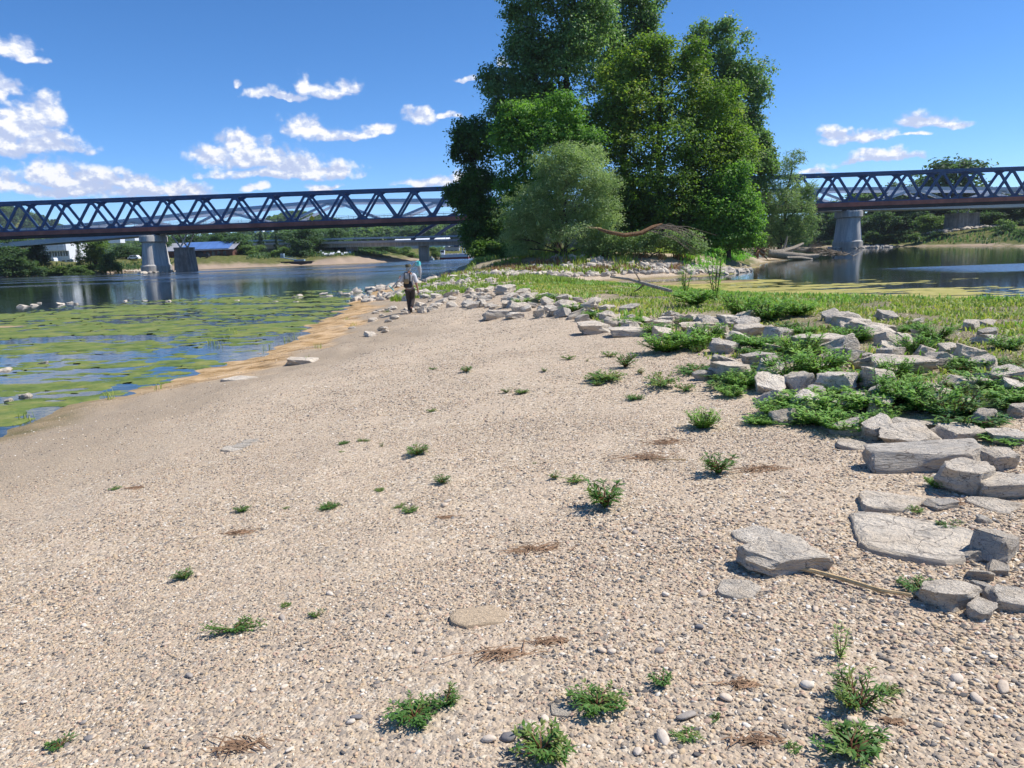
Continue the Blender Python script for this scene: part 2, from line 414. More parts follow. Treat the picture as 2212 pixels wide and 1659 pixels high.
m, t = material('river_ground')
P = t.pos(); xyz0 = t.sep(P); z_ = xyz0[2]
zc = t.n('ShaderNodeVertexColor', {'layer_name': 'zone'})
cs = t.n('ShaderNodeSeparateColor', None, Color=zc.outputs['Color']).outputs
n1 = t.noise(P, 0.35, 5); n2 = t.noise(P, 2.3, 5); n3 = t.noise(P, 28.0, 4, 0.65)
PEB = [(0.0, (0.17, 0.16, 0.15)), (0.18, (0.40, 0.315, 0.225)), (0.4, (0.54, 0.42, 0.285)), (0.6, (0.42, 0.33, 0.25)), (0.78, (0.62, 0.50, 0.35)), (1.0, (0.70, 0.62, 0.50))]
v1 = t.n('ShaderNodeTexVoronoi', None, Vector=P, Scale=34.0, Randomness=1.0)
v2 = t.n('ShaderNodeTexVoronoi', None, Vector=P, Scale=75.0, Randomness=1.0)
c1 = t.ramp(t.sep(v1.outputs['Color'])[0], PEB); c2 = t.ramp(t.sep(v2.outputs['Color'])[1], PEB)
gcol = t.mix(t.rng(t.sep(v1.outputs['Color'])[2], 0.45, 0.5), c1, c2)
gcol = t.mix(t.rng(n2, 0.35, 0.7, 0.0, 0.45), gcol, (0.55, 0.43, 0.315))
gcol = t.mix(t.rng(n1, 0.35, 0.7, 0.0, 0.35), gcol, (0.43, 0.345, 0.255))
scol = t.mix(t.noise(t.vmath('ADD', t.scale(P, (1.0, 0.35, 1)), (0, 0, 0)), 2.6, 5, 0.65), (0.27, 0.21, 0.145), (0.42, 0.335, 0.24))
col = t.mix(t.math('MULTIPLY', cs[1], 0.8), gcol, scol)
ccol_ = t.ramp(t.noise(t.scale(P, (0.8, 1.5, 1)), 1.7, 7, 0.68), [(0.34, (0.17, 0.11, 0.05)), (0.45, (0.42, 0.265, 0.12)), (0.56, (0.60, 0.41, 0.23)), (0.7, (0.68, 0.50, 0.31))])
col = t.mix(t.rng(xyz0[1], 120.0, 150.0, 0.0, 0.6), col, (0.30, 0.215, 0.16))
col = t.mix(cs[2], col, ccol_)
vcol = t.ramp(t.noise(P, 1.3, 6, 0.6), [(0.3, (0.05, 0.075, 0.018)), (0.5, (0.12, 0.13, 0.035)), (0.7, (0.20, 0.165, 0.085))])
col = t.mix(cs[0], col, vcol)
col = t.mix(zc.outputs['Alpha'], col, t.mix(n2, (0.5, 0.37, 0.2), (0.62, 0.52, 0.36)))
wet = t.rng(t.math('ADD', z_, t.math('MULTIPLY', t.math('SUBTRACT', n2, 0.5), 0.12)), 0.03, 0.17, 1.0, 0.0)
wet = t.math('MULTIPLY', wet, t.math('SUBTRACT', 1.0, t.math('MULTIPLY', cs[2], 0.75)))
col = t.mix(t.math('MULTIPLY', wet, 0.75), col, t.ramp(t.noise(P, 1.4, 5, 0.65), [(0.35, (0.11, 0.10, 0.03)), (0.5, (0.22, 0.165, 0.075)), (0.68, (0.34, 0.25, 0.13))]))
bed = t.ramp(t.noise(t.scale(P, (0.5, 1.6, 1)), 0.7, 6, 0.65), [(0.35, (0.05, 0.07, 0.018)), (0.52, (0.12, 0.155, 0.035)), (0.68, (0.22, 0.21, 0.07))])
col = t.mix(t.rng(z_, -0.14, -0.02, 1.0, 0.0), col, bed)
col = t.mix(t.rng(z_, -0.75, -0.35, 1.0, 0.0), col, (0.014, 0.02, 0.014))  # dark algae bed, its colour also standing in for light absorbed by deep water
hgt = t.math('ADD', t.math('MULTIPLY', t.math('SUBTRACT', 1.0, v1.outputs['Distance']), 0.6), t.math('MULTIPLY', t.math('SUBTRACT', 1.0, v2.outputs['Distance']), 0.3))
hgt = t.math('ADD', hgt, t.math('MULTIPLY', n3, 0.5))
t.out(t.bsdf(col, 0.93, t.bump(hgt, 0.8, 0.02), 0.15))
props(link('ground', gme, 'river_ground'), kind='structure')

# ------------------------------------------------------------------ water
m, t = material('river_water')
P = t.pos(); xyz = t.sep(P)
strk = t.noise(t.vmath('ADD', t.scale(P, (0.012, 0.075, 1)), (0.7, 0.2, 0)), 1.0, 4, 0.55)
pool = t.rng(xyz[0], 2.0, 10.0)
# the wind ruffles the open channel and one lane of the pool; the shallows lie still
chan = t.math('MULTIPLY', t.rng(xyz[1], 70.0, 130.0), t.rng(strk, 0.40, 0.56))
lane = t.math('MULTIPLY', t.rng(t.math('ABSOLUTE', t.math('SUBTRACT', t.math('ADD', xyz[1], t.math('MULTIPLY', strk, 26.0)), 70.0)), 3.5, 7.0, 1.0, 0.0), t.rng(xyz[0], 27.0, 36.0))
ruf = t.math('MAXIMUM', t.math('MULTIPLY', chan, t.math('SUBTRACT', 1.0, pool)), lane)
wv = t.math('ADD', t.noise(t.scale(P, (1.0, 1.9, 1)), 2.4, 3, 0.5), t.math('MULTIPLY', t.noise(t.scale(P, (1, 2.2, 1)), 0.55, 2, 0.5), 1.6))
bmp = t.n('ShaderNodeBump', None, Strength=t.rng(ruf, 0.0, 1.0, 0.035, 0.45), Distance=0.12, Height=wv).outputs[0]
fr = t.n('ShaderNodeFresnel', None, IOR=1.33, Normal=bmp).outputs[0]
gl = t.n('ShaderNodeBsdfGlossy', None, Color=(0.93, 0.96, 1.0), Roughness=t.rng(ruf, 0, 1, 0.03, 0.2), Normal=bmp).outputs[0]
tr = t.n('ShaderNodeBsdfTransparent', None, Color=(0.62, 0.72, 0.6)).outputs[0]
df = t.n('ShaderNodeBsdfDiffuse', None, Color=(0.02, 0.03, 0.026)).outputs[0]
body = t.n('ShaderNodeMixShader', None, i0=0.45, i1=tr, i2=df).outputs[0]
t.out(t.n('ShaderNodeMixShader', None, i0=fr, i1=body, i2=gl).outputs[0])
wr = [0, 15, 40, 90, 200, 500, 1500]
V, Fc = [(0, 0, 0)], []
for i, r in enumerate(wr[1:]):
    for k in range(48): V.append((r * math.sin(k * math.pi / 24), r * math.cos(k * math.pi / 24), 0))
for k in range(48): Fc.append((0, 1 + (k + 1) % 48, 1 + k))
for i in range(len(wr) - 2):
    for k in range(48):
        a, b = 1 + i * 48 + k, 1 + i * 48 + (k + 1) % 48
        Fc.append((a, b, b + 48, a + 48))
me = bpy.data.meshes.new('river_water'); me.from_pydata(V, [], Fc); me.update()
props(link('river_water', me, 'river_water'), kind='structure')

# ------------------------------------------------------------------ floating algae: thin mats with ragged edges, 6 mm proud of the water
def algae(name, label, xr, yr, cell, fn, mat):
    xs, ys = np.arange(xr[0], xr[1], cell[0]), np.arange(yr[0], yr[1], cell[1])
    X, Y = np.meshgrid(xs, ys, indexing='ij')
    Mk = fn(X, Y); keep = Mk[:-1, :-1] > 0
    idx = np.arange(X.size).reshape(X.shape)
    F = np.stack([idx[:-1, :-1], idx[1:, :-1], idx[1:, 1:], idx[:-1, 1:]], -1)[keep]
    Z = -0.028 + 0.05 * np.clip(Mk, 0, 1) + 0.012 * vnoise(X * 6, Y * 6, 4)
    jx = X + cell[0] * 0.7 * (vnoise(X * 9.1, Y * 7.3, 14) - .5); jy = Y + cell[1] * 0.7 * (vnoise(X * 8.3, Y * 9.7, 15) - .5)
    used = np.unique(F); rem = np.full(X.size, -1); rem[used] = np.arange(len(used))
    Vv = np.stack([jx, jy, Z], -1).reshape(-1, 3)[used]
    me = mesh_np(name, Vv, rem[F], tint=np.clip(Mk.reshape(-1)[used], 0, 1), smooth=True)
    return props(link(name, me, mat), label, None, None, 'stuff')
for nm, c0, c1_, c2_ in (('algae_green', (0.06, 0.10, 0.022), (0.13, 0.18, 0.038), (0.25, 0.245, 0.07)), ('algae_yellow', (0.17, 0.17, 0.03), (0.33, 0.30, 0.07), (0.44, 0.37, 0.13))):
    m, t = material(nm)
    P = t.pos(); a = t.noise(P, 1.1, 6, 0.65); b = t.noise(P, 14.0, 4, 0.7)
    c = t.ramp(t.math('ADD', t.math('MULTIPLY', a, 0.75), t.math('MULTIPLY', b, 0.25)), [(0.34, c0), (0.48, c1_), (0.64, c2_)])
    t.out(t.bsdf(c, 0.75, t.bump(b, 0.7, 0.02), 0.3))
def fn_left(X, Y):
    dA = sdf(X, Y, BAR); ax = X + 0.30 * (Y - 25)
    n = 0.30 * fbm(ax / 7.5 + 3, Y / 2.2, 71, 3) + 0.30 * fbm(ax / 2.4, Y / 0.75, 72, 3) + 0.40 * fbm(ax / .5, Y / .22, 73, 3)
    far = np.interp(Y, [8, 14, 24, 34, 46, 60], [6.5, 11, 21, 27, 28, 18])
    cov = 0.565 - 0.20 * sstep(0.6, 1.0, -dA / far)
    cov = cov - 0.06 * sstep(1.2, 0.0, -dA) - 0.12 * sstep(40, 60, Y)
    m_ = (n - (1 - cov)) * 7
    return np.where(dA < -0.1, m_, -1)
algae('algae_mat', 'green floating algae mats covering the still shallows beside the gravel bank', (-36, -2), (8, 62), (0.10, 0.085), fn_left, 'algae_green')
def fn_pool(X, Y):
    dA = sdf(X, Y, BAR); dF = sdf(X, Y, FAR)
    n = 0.45 * fbm(X / 7.5, Y / 1.6, 81, 4) + 0.3 * fbm(X / 2.2, Y / 0.6, 82, 3) + .25 * fbm(X / .7, Y / .3, 83, 2)
    near = sstep(60, 44, Y + 0.25 * X)
    cov = 0.27 + 0.36 * near * sstep(34, 10, X) + 0.08 * near + 0.45 * sstep(1.7, 1.0, ell(X, Y, SHOAL)) + 0.3 * sstep(1.6, 0.2, -dA)
    cov = cov - 0.2 * sstep(60, 110, Y)
    m_ = (n - (1 - cov)) * 6
    return np.where((dA < -0.05) & (dF < -1) & (ell(X, Y, SHOAL) > 0.98), m_, -1)
algae('pond_scum', 'yellow green pond scum floating in streaks on the dark pool', (6, 62), (26, 120), (0.2, 0.14), fn_pool, 'algae_yellow')
# ------------------------------------------------------------------ shared materials
def leaf_mat(name, dark, mid, light, trans=0.35, rough=0.55, spec=0.35, gain=2.3):
    m, t = material(name)
    a = t.n('ShaderNodeAttribute', {'attribute_name': 'tint'}).outputs['Fac']
    oi = t.n('ShaderNodeObjectInfo').outputs['Random']
    f = t.math('ADD', t.math('MULTIPLY', a, 0.75), t.math('MULTIPLY', oi, 0.25))
    dark, mid, light = (tuple(k * gain for k in q) for q in (dark, mid, light))
    c = t.ramp(f, [(0.15, dark), (0.55, mid), (0.98, light)])
    pb = t.bsdf(c, rough, None, spec)
    tl = t.n('ShaderNodeBsdfTranslucent', None, Color=t.mix(0.6, c, t.mix(1.0, c, (1.3, 1.5, 0.5), 'MULTIPLY'))).outputs[0]
    t.out(t.n('ShaderNodeMixShader', None, i0=trans, i1=pb, i2=tl).outputs[0])
leaf_mat('leaf_poplar', (0.042, 0.078, 0.026), (0.078, 0.13, 0.044), (0.14, 0.19, 0.08), 0.5, 0.42, 0.5)
leaf_mat('leaf_maple', (0.04, 0.08, 0.014), (0.085, 0.135, 0.022), (0.20, 0.175, 0.04), 0.5)
leaf_mat('leaf_green', (0.034, 0.08, 0.014), (0.07, 0.14, 0.024), (0.12, 0.20, 0.042), 0.5)
leaf_mat('leaf_willow', (0.065, 0.10, 0.042), (0.115, 0.16, 0.07), (0.19, 0.23, 0.125), 0.5)
leaf_mat('leaf_dark', (0.024, 0.055, 0.013), (0.05, 0.095, 0.021), (0.09, 0.14, 0.03), 0.5)
leaf_mat('leaf_far', (0.024, 0.046, 0.020), (0.042, 0.075, 0.032), (0.07, 0.11, 0.05), 0.5)
leaf_mat('leaf_far_light', (0.04, 0.07, 0.022), (0.07, 0.11, 0.034), (0.11, 0.15, 0.055), 0.5)
leaf_mat('leaf_conifer', (0.012, 0.026, 0.012), (0.02, 0.042, 0.02), (0.034, 0.06, 0.028), 0.2)
leaf_mat('leaf_weed', (0.022, 0.055, 0.012), (0.046, 0.10, 0.02), (0.13, 0.14, 0.04), 0.34)
leaf_mat('leaf_herb', (0.04, 0.09, 0.016), (0.085, 0.165, 0.03), (0.16, 0.23, 0.055), 0.36)
leaf_mat('leaf_grass', (0.05, 0.085, 0.014), (0.105, 0.155, 0.028), (0.24, 0.22, 0.07), 0.36)
leaf_mat('leaf_lush', (0.05, 0.13, 0.016), (0.09, 0.21, 0.028), (0.14, 0.28, 0.05), 0.4)
leaf_mat('leaf_dry', (0.07, 0.04, 0.02), (0.16, 0.09, 0.045), (0.27, 0.18, 0.09), 0.2)

def plain(name, col, rough=0.6, var=0.25, scale=3.0, bump=0.0, metal=0.0, spec=0.3, col2=None, detail=5):
    m, t = material(name)
    P = t.obj(); n = t.noise(P, scale, detail, 0.6)
    c = t.mix(t.rng(n, 0.3, 0.7), tuple(k * (1 - var) for k in col), col2 or tuple(min(1, k * (1 + var)) for k in col))
    t.out(t.bsdf(c, rough, t.bump(n, bump, 0.05) if bump else None, spec, metal))
def bark(name, c0, c1):
    m, t = material(name)
    P = t.obj(); n = t.noise(t.scale(P, (3, 3, 0.7)), 4.0, 6, 0.65); f = t.noise(t.scale(P, (14, 14, 2)), 3.0, 4, 0.6)
    k = t.math('ADD', t.math('MULTIPLY', n, 0.6), t.math('MULTIPLY', f, 0.4))
    t.out(t.bsdf(t.mix(t.rng(k, 0.35, 0.65), c0, c1), 0.9, t.bump(k, 0.8, 0.05), 0.15))
bark('bark', (0.035, 0.028, 0.02), (0.11, 0.09, 0.065))
bark('deadwood', (0.20, 0.165, 0.125), (0.50, 0.43, 0.34))
bark('driftwood_grey', (0.11, 0.09, 0.07), (0.27, 0.22, 0.17))
bark('split_wood', (0.09, 0.05, 0.028), (0.26, 0.155, 0.085))
plain('stalk', (0.50, 0.36, 0.19), 0.8, 0.3, 20)
plain('stem', (0.11, 0.10, 0.035), 0.7, 0.3, 12)
plain('stem_red', (0.17, 0.07, 0.035), 0.7, 0.3, 12)

# limestone: bedding lines, pitted pale weathered skin, grey patches, each stone its own tone
m, t = material('limestone')
P = t.obj(); oi = t.n('ShaderNodeObjectInfo').outputs
off = t.vmath('ADD', P, t.vmath('MULTIPLY', oi['Location'], (3.1, 1.7, 2.3)))
n1 = t.noise(off, 2.2, 6, 0.6); n2 = t.noise(off, 11.0, 6, 0.7); lay = t.noise(t.scale(off, (1.2, 1.2, 9)), 2.6, 4, 0.6)
base = t.ramp(oi['Random'], [(0.0, (0.52, 0.48, 0.42)), (0.3, (0.64, 0.565, 0.46)), (0.65, (0.72, 0.625, 0.50)), (1.0, (0.80, 0.72, 0.60))])
c = t.mix(t.rng(n1, 0.42, 0.68, 0, 0.6), base, (0.36, 0.33, 0.285))
c = t.mix(t.rng(t.noise(off, 0.9, 4, 0.6), 0.48, 0.66, 0, 0.5), c, (0.56, 0.45, 0.32))
c = t.mix(t.rng(lay, 0.45, 0.7, 0, 0.45), c, (0.66, 0.55, 0.42))
c = t.mix(t.rng(n2, 0.53, 0.70, 0, 0.65), c, (0.17, 0.15, 0.125))
ck = t.n('ShaderNodeTexVoronoi', {'feature': 'DISTANCE_TO_EDGE'}, Vector=t.vmath('ADD', off, t.scale(t.n('ShaderNodeTexNoise', None, Vector=off, Scale=3.0).outputs['Color'], (.5, .5, .5))), Scale=2.2).outputs[0]
c = t.mix(t.rng(ck, 0.0, 0.025, 0.75, 0.0), c, (0.12, 0.10, 0.085))
pit = t.n('ShaderNodeTexVoronoi', None, Vector=off, Scale=16.0).outputs['Distance']
hh = t.math('ADD', t.math('MULTIPLY', n2, 1.1), t.math('ADD', t.math('MULTIPLY', lay, 0.7), t.math('MULTIPLY', pit, 0.25)))
t.out(t.bsdf(c, 0.92, t.bump(hh, 0.7, 0.06), 0.15))
# loose pebbles
m, t = material('pebble')
a = t.n('ShaderNodeAttribute', {'attribute_name': 'tint', 'attribute_type': 'INSTANCER'}).outputs['Fac']
c = t.ramp(a, [(0.0, (0.12, 0.112, 0.105)), (0.14, (0.25, 0.225, 0.20)), (0.28, (0.37, 0.30, 0.225)), (0.46, (0.58, 0.435, 0.27)), (0.6, (0.50, 0.345, 0.255)), (0.78, (0.62, 0.50, 0.34)), (0.93, (0.70, 0.60, 0.46)), (1.0, (0.74, 0.68, 0.58))])
c = t.mix(t.rng(t.noise(t.pos(), 90.0, 4, 0.6), 0.35, 0.7, 0, 0.3), c, t.mix(1.0, c, (0.65, 0.6, 0.55), 'MULTIPLY'))
t.out(t.bsdf(c, 0.85, t.bump(t.noise(t.pos(), 160.0, 3), 0.25, 0.004), 0.25))
m, t = material('cobble')
oi = t.n('ShaderNodeObjectInfo').outputs['Random']
c = t.ramp(oi, [(0.0, (0.20, 0.19, 0.19)), (0.3, (0.38, 0.335, 0.29)), (0.6, (0.60, 0.48, 0.36)), (1.0, (0.68, 0.60, 0.50))])
c = t.mix(t.rng(t.noise(t.pos(), 60.0, 5, 0.65), 0.4, 0.7, 0, 0.35), c, t.mix(1.0, c, (0.6, 0.56, 0.5), 'MULTIPLY'))
t.out(t.bsdf(c, 0.85, t.bump(t.noise(t.pos(), 120.0, 4), 0.3, 0.006), 0.25))

plain('steel_blue', (0.03, 0.085, 0.20), 0.5, 0.22, 0.6, spec=0.4)
plain('rust_girder', (0.34, 0.12, 0.09), 0.7, 0.25, 0.5)
plain('girder_dark', (0.022, 0.018, 0.024), 0.6, 0.3, 0.5)
plain('steel_pale', (0.82, 0.86, 0.90), 0.5, 0.08, 0.3)
plain('railing', (0.14, 0.10, 0.09), 0.6)
plain('yellow_sign', (0.75, 0.52, 0.02), 0.5, 0.05)
plain('white_paint', (0.74, 0.76, 0.80), 0.5, 0.05)
plain('tan_canvas', (0.40, 0.27, 0.17), 0.8, 0.15)
plain('red_wall', (0.14, 0.065, 0.05), 0.8, 0.2)
plain('solar_blue', (0.10, 0.20, 0.46), 0.35, 0.12, 0.3, spec=0.5)
plain('roof_grey', (0.30, 0.31, 0.35), 0.7, 0.1)
plain('wall_grey', (0.42, 0.42, 0.43), 0.8, 0.1, 0.3)
plain('wall_teal', (0.36, 0.55, 0.53), 0.6, 0.06, 0.3)
plain('window_glass', (0.02, 0.025, 0.035), 0.15, 0.2, spec=0.6)
plain('hull_dark', (0.02, 0.022, 0.032), 0.5, 0.3)
plain('hull_red', (0.20, 0.04, 0.035), 0.5, 0.2)
plain('blue_grey', (0.30, 0.42, 0.50), 0.5, 0.1)
plain('steel_navy', (0.03, 0.05, 0.11), 0.5, 0.2)
plain('roof_red', (0.24, 0.085, 0.05), 0.8, 0.2)
plain('tyre', (0.02, 0.02, 0.02), 0.8)
m, t = material('concrete')
P = t.pos(); n = t.noise(P, 0.5, 5, 0.6); s = t.noise(t.scale(P, (1.4, 1.4, 0.12)), 1.3, 5, 0.6)
zz = t.sep(P)[2]
c = t.mix(t.rng(s, 0.35, 0.7), (0.38, 0.37, 0.36), (0.60, 0.575, 0.53))
c = t.mix(t.rng(n, 0.5, 0.75, 0, 0.5), c, (0.30, 0.30, 0.30))
c = t.mix(t.rng(t.math('ADD', zz, t.math('MULTIPLY', n, 1.5)), 1.6, 3.0, 0.5, 0.0), c, (0.26, 0.23, 0.18))
t.out(t.bsdf(c, 0.88, t.bump(n, 0.3, 0.05), 0.2))
m, t = material('stone_blocks')
P = t.pos(); n = t.noise(P, 0.8, 5, 0.6); s = t.noise(t.scale(P, (1.2, 1.2, 0.15)), 1.2, 5, 0.6)
c = t.mix(t.rng(s, 0.35, 0.65), (0.22, 0.21, 0.205), (0.42, 0.40, 0.375))
t.out(t.bsdf(t.mix(t.rng(n, 0.4, 0.7, 0, 0.5), c, (0.14, 0.13, 0.13)), 0.9, t.bump(n, 0.4, 0.06), 0.2))
# ------------------------------------------------------------------ foliage
def rv(rng, n):
    v = rng.normal(size=(n, 3)); return v / np.linalg.norm(v, axis=1, keepdims=True)
def leaves_mesh(name, C, N, L, Wd, rng, tint, droop=0.0):
    """rhombic leaves: centre, normal, length, width"""
    n = len(C)
    A = rv(rng, n); A[:, 2] -= droop
    A -= (A * N).sum(1, keepdims=True) * N; A /= np.linalg.norm(A, axis=1, keepdims=True) + 1e-9
    B = np.cross(N, A)
    L = np.asarray(L).reshape(-1, 1); Wd = np.asarray(Wd).reshape(-1, 1)
    fold = N * (Wd * 0.22)
    V = np.stack([C - A * L * .5, C + B * Wd * .5 + fold - A * L * .08, C + A * L * .5, C - B * Wd * .5 + fold - A * L * .08], 1).reshape(-1, 3)
    i = np.arange(n)[:, None] * 4
    F = np.concatenate([np.concatenate([i, i + 1, i + 2], 1), np.concatenate([i, i + 2, i + 3], 1)])
    return mesh_np(name, V, None, F, tint=np.repeat(tint, 4))
def crown_points(lobes, n, rng, cl_r=0.55, per=14, shell=0.62, flat=1.0, nsub=13):
    """leaf sprays on twigs: every lobe (centre, radii) is broken into leafy clumps with gaps between them"""
    sub = []
    for c, r in lobes:
        c, r = np.array(c), np.array(r)
        k = max(5, int(nsub * rng.uniform(.8, 1.2)))
        d = rv(rng, k)
        for j in range(k):
            sub.append((c + d[j] * r * rng.uniform(.55, .95), r * rng.uniform(.28, .54) * np.array([1, 1, .85])))
        sub.append((c, r * .78))
    vol = np.array([r[0] * r[2] + r[1] * r[2] for _, r in sub]) ** .8; vol = vol / vol.sum()
    Cs, Ns, Ts = [], [], []
    for (c, r), f in zip(sub, vol):
        k = max(3, int(n * f / per))
        d = rv(rng, k); d[:, 2] = np.where((d[:, 2] < -.2) & (rng.random(k) < .6), -d[:, 2], d[:, 2])
        rad = shell + (1.1 - shell) * rng.random(k) ** 0.6
        tw = c + d * r * (rad * (0.85 + 0.3 * rng.random(k)))[:, None]
        sz = cl_r * (0.45 + 0.7 * rng.random(k))
        e = rng.normal(size=(k, per, 3)) * sz[:, None, None] * np.array([0.6, 0.6, 0.42 * flat])
        C = (tw[:, None] + e).reshape(-1, 3)
        nn = np.repeat(d, per, 0) * 0.6 + rv(rng, k * per) * 0.7; nn[:, 2] += 0.45
        Cs.append(C); Ns.append(nn)
        Ts.append(np.clip(rng.random() * .4 + np.repeat(rng.random(k), per) * 0.25 + rng.random(k * per) * 0.4, 0, 1))
    C = np.concatenate(Cs); N = np.concatenate(Ns); N /= np.linalg.norm(N, axis=1, keepdims=True)
    return C, N, np.concatenate(Ts)
def limbs(mb, base, lobes, r0, seed, wob=0.25):
    rnd = random.Random(seed); base = Vector(base)
    zs = [c[2] for c, _ in lobes]; top = max(range(len(lobes)), key=lambda i: zs[i])
    tp = Vector(lobes[top][0]); path = []
    for i in range(9):
        f = i / 8; p = base.lerp(tp, f)
        path.append(p + Vector((rnd.uniform(-1, 1), rnd.uniform(-1, 1), 0)) * wob * math.sin(f * math.pi))
    mb.tube([base + Vector((0, 0, -0.5))] + path, [r0 * 1.35] + [r0 * (1 - 0.82 * i / 8) for i in range(9)], 9, jitter=0.06, seed=seed)
    for i, (c, r) in enumerate(lobes):
        if i == top: continue
        c = Vector(c); f = min(max((c.z - r[2] * 0.9 - base.z) / max(tp.z - base.z, 1), 0.12), 0.8)
        k = min(int(f * 8), 7); s = path[k]
        mid = s.lerp(c, 0.55) + Vector((0, 0, -0.05 * (c - s).length + 0.3))
        rr = r0 * (1 - 0.82 * f) * 0.55
        mb.tube([s, s.lerp(mid, .5) + Vector((0, 0, .1)), mid, c], [rr, rr * .8, rr * .6, rr * .25], 6, jitter=0.05, seed=seed + i)
        for j in range(4):
            e = c + Vector((rnd.uniform(-.9, .9) * r[0], rnd.uniform(-.9, .9) * r[1], rnd.uniform(-.5, .9) * r[2]))
            mb.tube([mid.lerp(c, .4), c.lerp(e, .4), e], [rr * .35, rr * .22, rr * .08], 4)
def tree(name, label, cat, lobes_px, Y, nleaf, leaf, mat, seed, base_px=None, r0=0.35, cl_r=0.6, per=14, droop=0.0, shell=0.4, base=None, depth=0.9, lw=0.78, group=None):
    rng = np.random.default_rng(seed); lobes = []
    for l in lobes_px:
        px, py, rx, ry = l[:4]; dy = l[4] if len(l) > 4 else 0.0
        c = aty(px, py, Y + dy); s = (Y + dy) * 1.02 / FPX
        lobes.append(((c.x, c.y, c.z), (rx * s, (rx + ry) / 2 * s * depth, ry * s)))
    if base is None:
        b = aty(base_px, 560, Y); base = (b.x, Y, hz(b.x, Y) - 0.05)
    root = empty(name, base); props(root, label, cat, group)
    off = np.array(base)
    lob = [(tuple(np.array(c) - off), r) for c, r in lobes]
    C, N, T = crown_points(lob, int(nleaf * 1.6), rng, cl_r, per, shell)
    ok = C[:, 2] > 0.15; C, N, T = C[ok], N[ok], T[ok]
    L = 1.0 * leaf * (0.7 + 0.6 * rng.random(len(C)))
    link('crown', leaves_mesh('crown', C, N, L, L * lw, rng, T, droop), mat, root)
    mb = MB(); limbs(mb, (0, 0, 0), lob, r0, seed); mb.build('trunk', 'bark', root, smooth=True)
    return root

GI = 'trees on the island'
tree('poplar_tree', 'tallest poplar on the island, its top cut off by the picture edge', 'tree',
  [(1180,60,85,85),(1135,150,60,55),(1078,182,38,42),(1205,165,95,75),(1255,60,75,95),(1150,225,85,36),(1245,-70,80,80),(1170,-40,55,60),(1120,60,30,55),(1075,235,28,22)], 86, 34000, 0.30, 'leaf_poplar', 11, 1200, 0.62, 0.7, group=GI)
tree('poplar_tree', 'dark poplar rising behind the yellow green tree at the picture top', 'tree',
  [(1350,40,62,62),(1385,100,50,55),(1345,-45,60,60),(1300,110,50,55),(1400,30,28,60),(1330,180,60,60)], 97, 16000, 0.30, 'leaf_poplar', 12, 1350, 0.5, 0.7, group=GI)
tree('poplar_tree', 'twin topped poplar on the island side facing the pool', 'tree',
  [(1513,92,24,42),(1572,105,36,62),(1600,185,48,58),(1632,212,30,40),(1560,235,70,70),(1602,285,42,46),(1540,160,50,50),(1625,262,24,26),(1560,320,60,60)], 95, 19000, 0.30, 'leaf_poplar', 13, 1565, 0.5, 0.7, group=GI)
tree('maple_tree', 'broad yellow green tree filling the middle of the island', 'tree',
  [(1370,140,56,52),(1430,125,34,42),(1500,135,32,44),(1425,220,115,80),(1530,250,75,72),(1440,320,150,95),(1550,365,80,95),(1420,425,135,82),(1562,455,66,68),(1480,475,110,52),(1310,285,80,75),(1345,205,60,60),(1590,330,46,60)], 78, 52000, 0.27, 'leaf_maple', 14, 1420, 0.5, 0.62, group=GI)
tree('ash_tree', 'bright green feathery tree behind the silvery willow bush', 'tree',
  [(1175,262,80,56),(1115,325,52,60),(1205,340,95,80),(1135,420,62,70),(1250,310,60,60),(1110,255,40,34)], 75, 24000, 0.25, 'leaf_green', 15, 1170, 0.35, 0.55, group=GI)
tree('dark_tree', 'dark loose tree leaning out over the river at the island edge', 'tree',
  [(1042,305,46,44),(1005,325,24,32),(1035,395,52,52),(1012,440,42,44),(1055,480,62,54),(1072,530,46,36),(985,425,22,24),(1000,285,22,20),(1030,510,36,36)], 84, 22000, 0.28, 'leaf_dark', 16, 1075, 0.38, 0.65, group=GI)
tree('willow_bush', 'silvery willow bush at the front of the island', 'bush',
  [(1225,345,70,44),(1252,405,84,64),(1190,425,66,58),(1292,466,46,56),(1175,480,78,54),(1240,502,92,52),(1130,512,46,44),(1150,445,50,44),(1290,410,34,44),(1150,538,60,28),(1280,530,50,30)], 68, 44000, 0.21, 'leaf_willow', 17, 1220, 0.2, 0.45, lw=0.34, group=GI)
tree('maple_tree', 'lush light green young tree at the pool side of the island', 'tree',
  [(1592,440,48,62),(1602,495,50,44),(1560,518,52,34),(1545,455,50,50),(1575,395,36,40)], 74, 15000, 0.24, 'leaf_green', 18, 1575, 0.22, 0.5, group=GI)
tree('poplar_tree', 'small poplar peeking out behind the light green young tree', 'tree',
  [(1640,325,32,38),(1612,322,34,44),(1662,352,16,30),(1630,380,40,44),(1650,300,14,20)], 104, 9000, 0.30, 'leaf_poplar', 19, 1630, 0.3, 0.6, group=GI)
tree('willow_tree', 'grey green willow at the island end above the stranded logs', 'tree',
  [(1700,395,40,40),(1690,445,64,52),(1722,488,36,40),(1660,495,46,40),(1712,348,28,18),(1650,440,38,50),(1740,440,20,40),(1690,520,50,22)], 106, 20000, 0.28, 'leaf_willow', 20, 1680, 0.32, 0.6, lw=0.36, group=GI)
tree('undergrowth_bush', 'low dark scrub under the fallen branch on the island', 'bush',
  [(1370,525,75,24),(1450,522,60,22),(1320,535,50,18),(1500,535,40,16)], 67, 9000, 0.18, 'leaf_willow', 21, 1400, 0.08, 0.4, group=GI)
tree('undergrowth_bush', 'shaded scrub filling the gap under the yellow green tree', 'bush',
  [(1420,480,120,54),(1530,490,80,50),(1340,460,60,60),(1600,520,50,30),(1440,430,90,50)], 77, 20000, 0.25, 'leaf_dark', 22, 1450, 0.1, 0.5, group=GI)
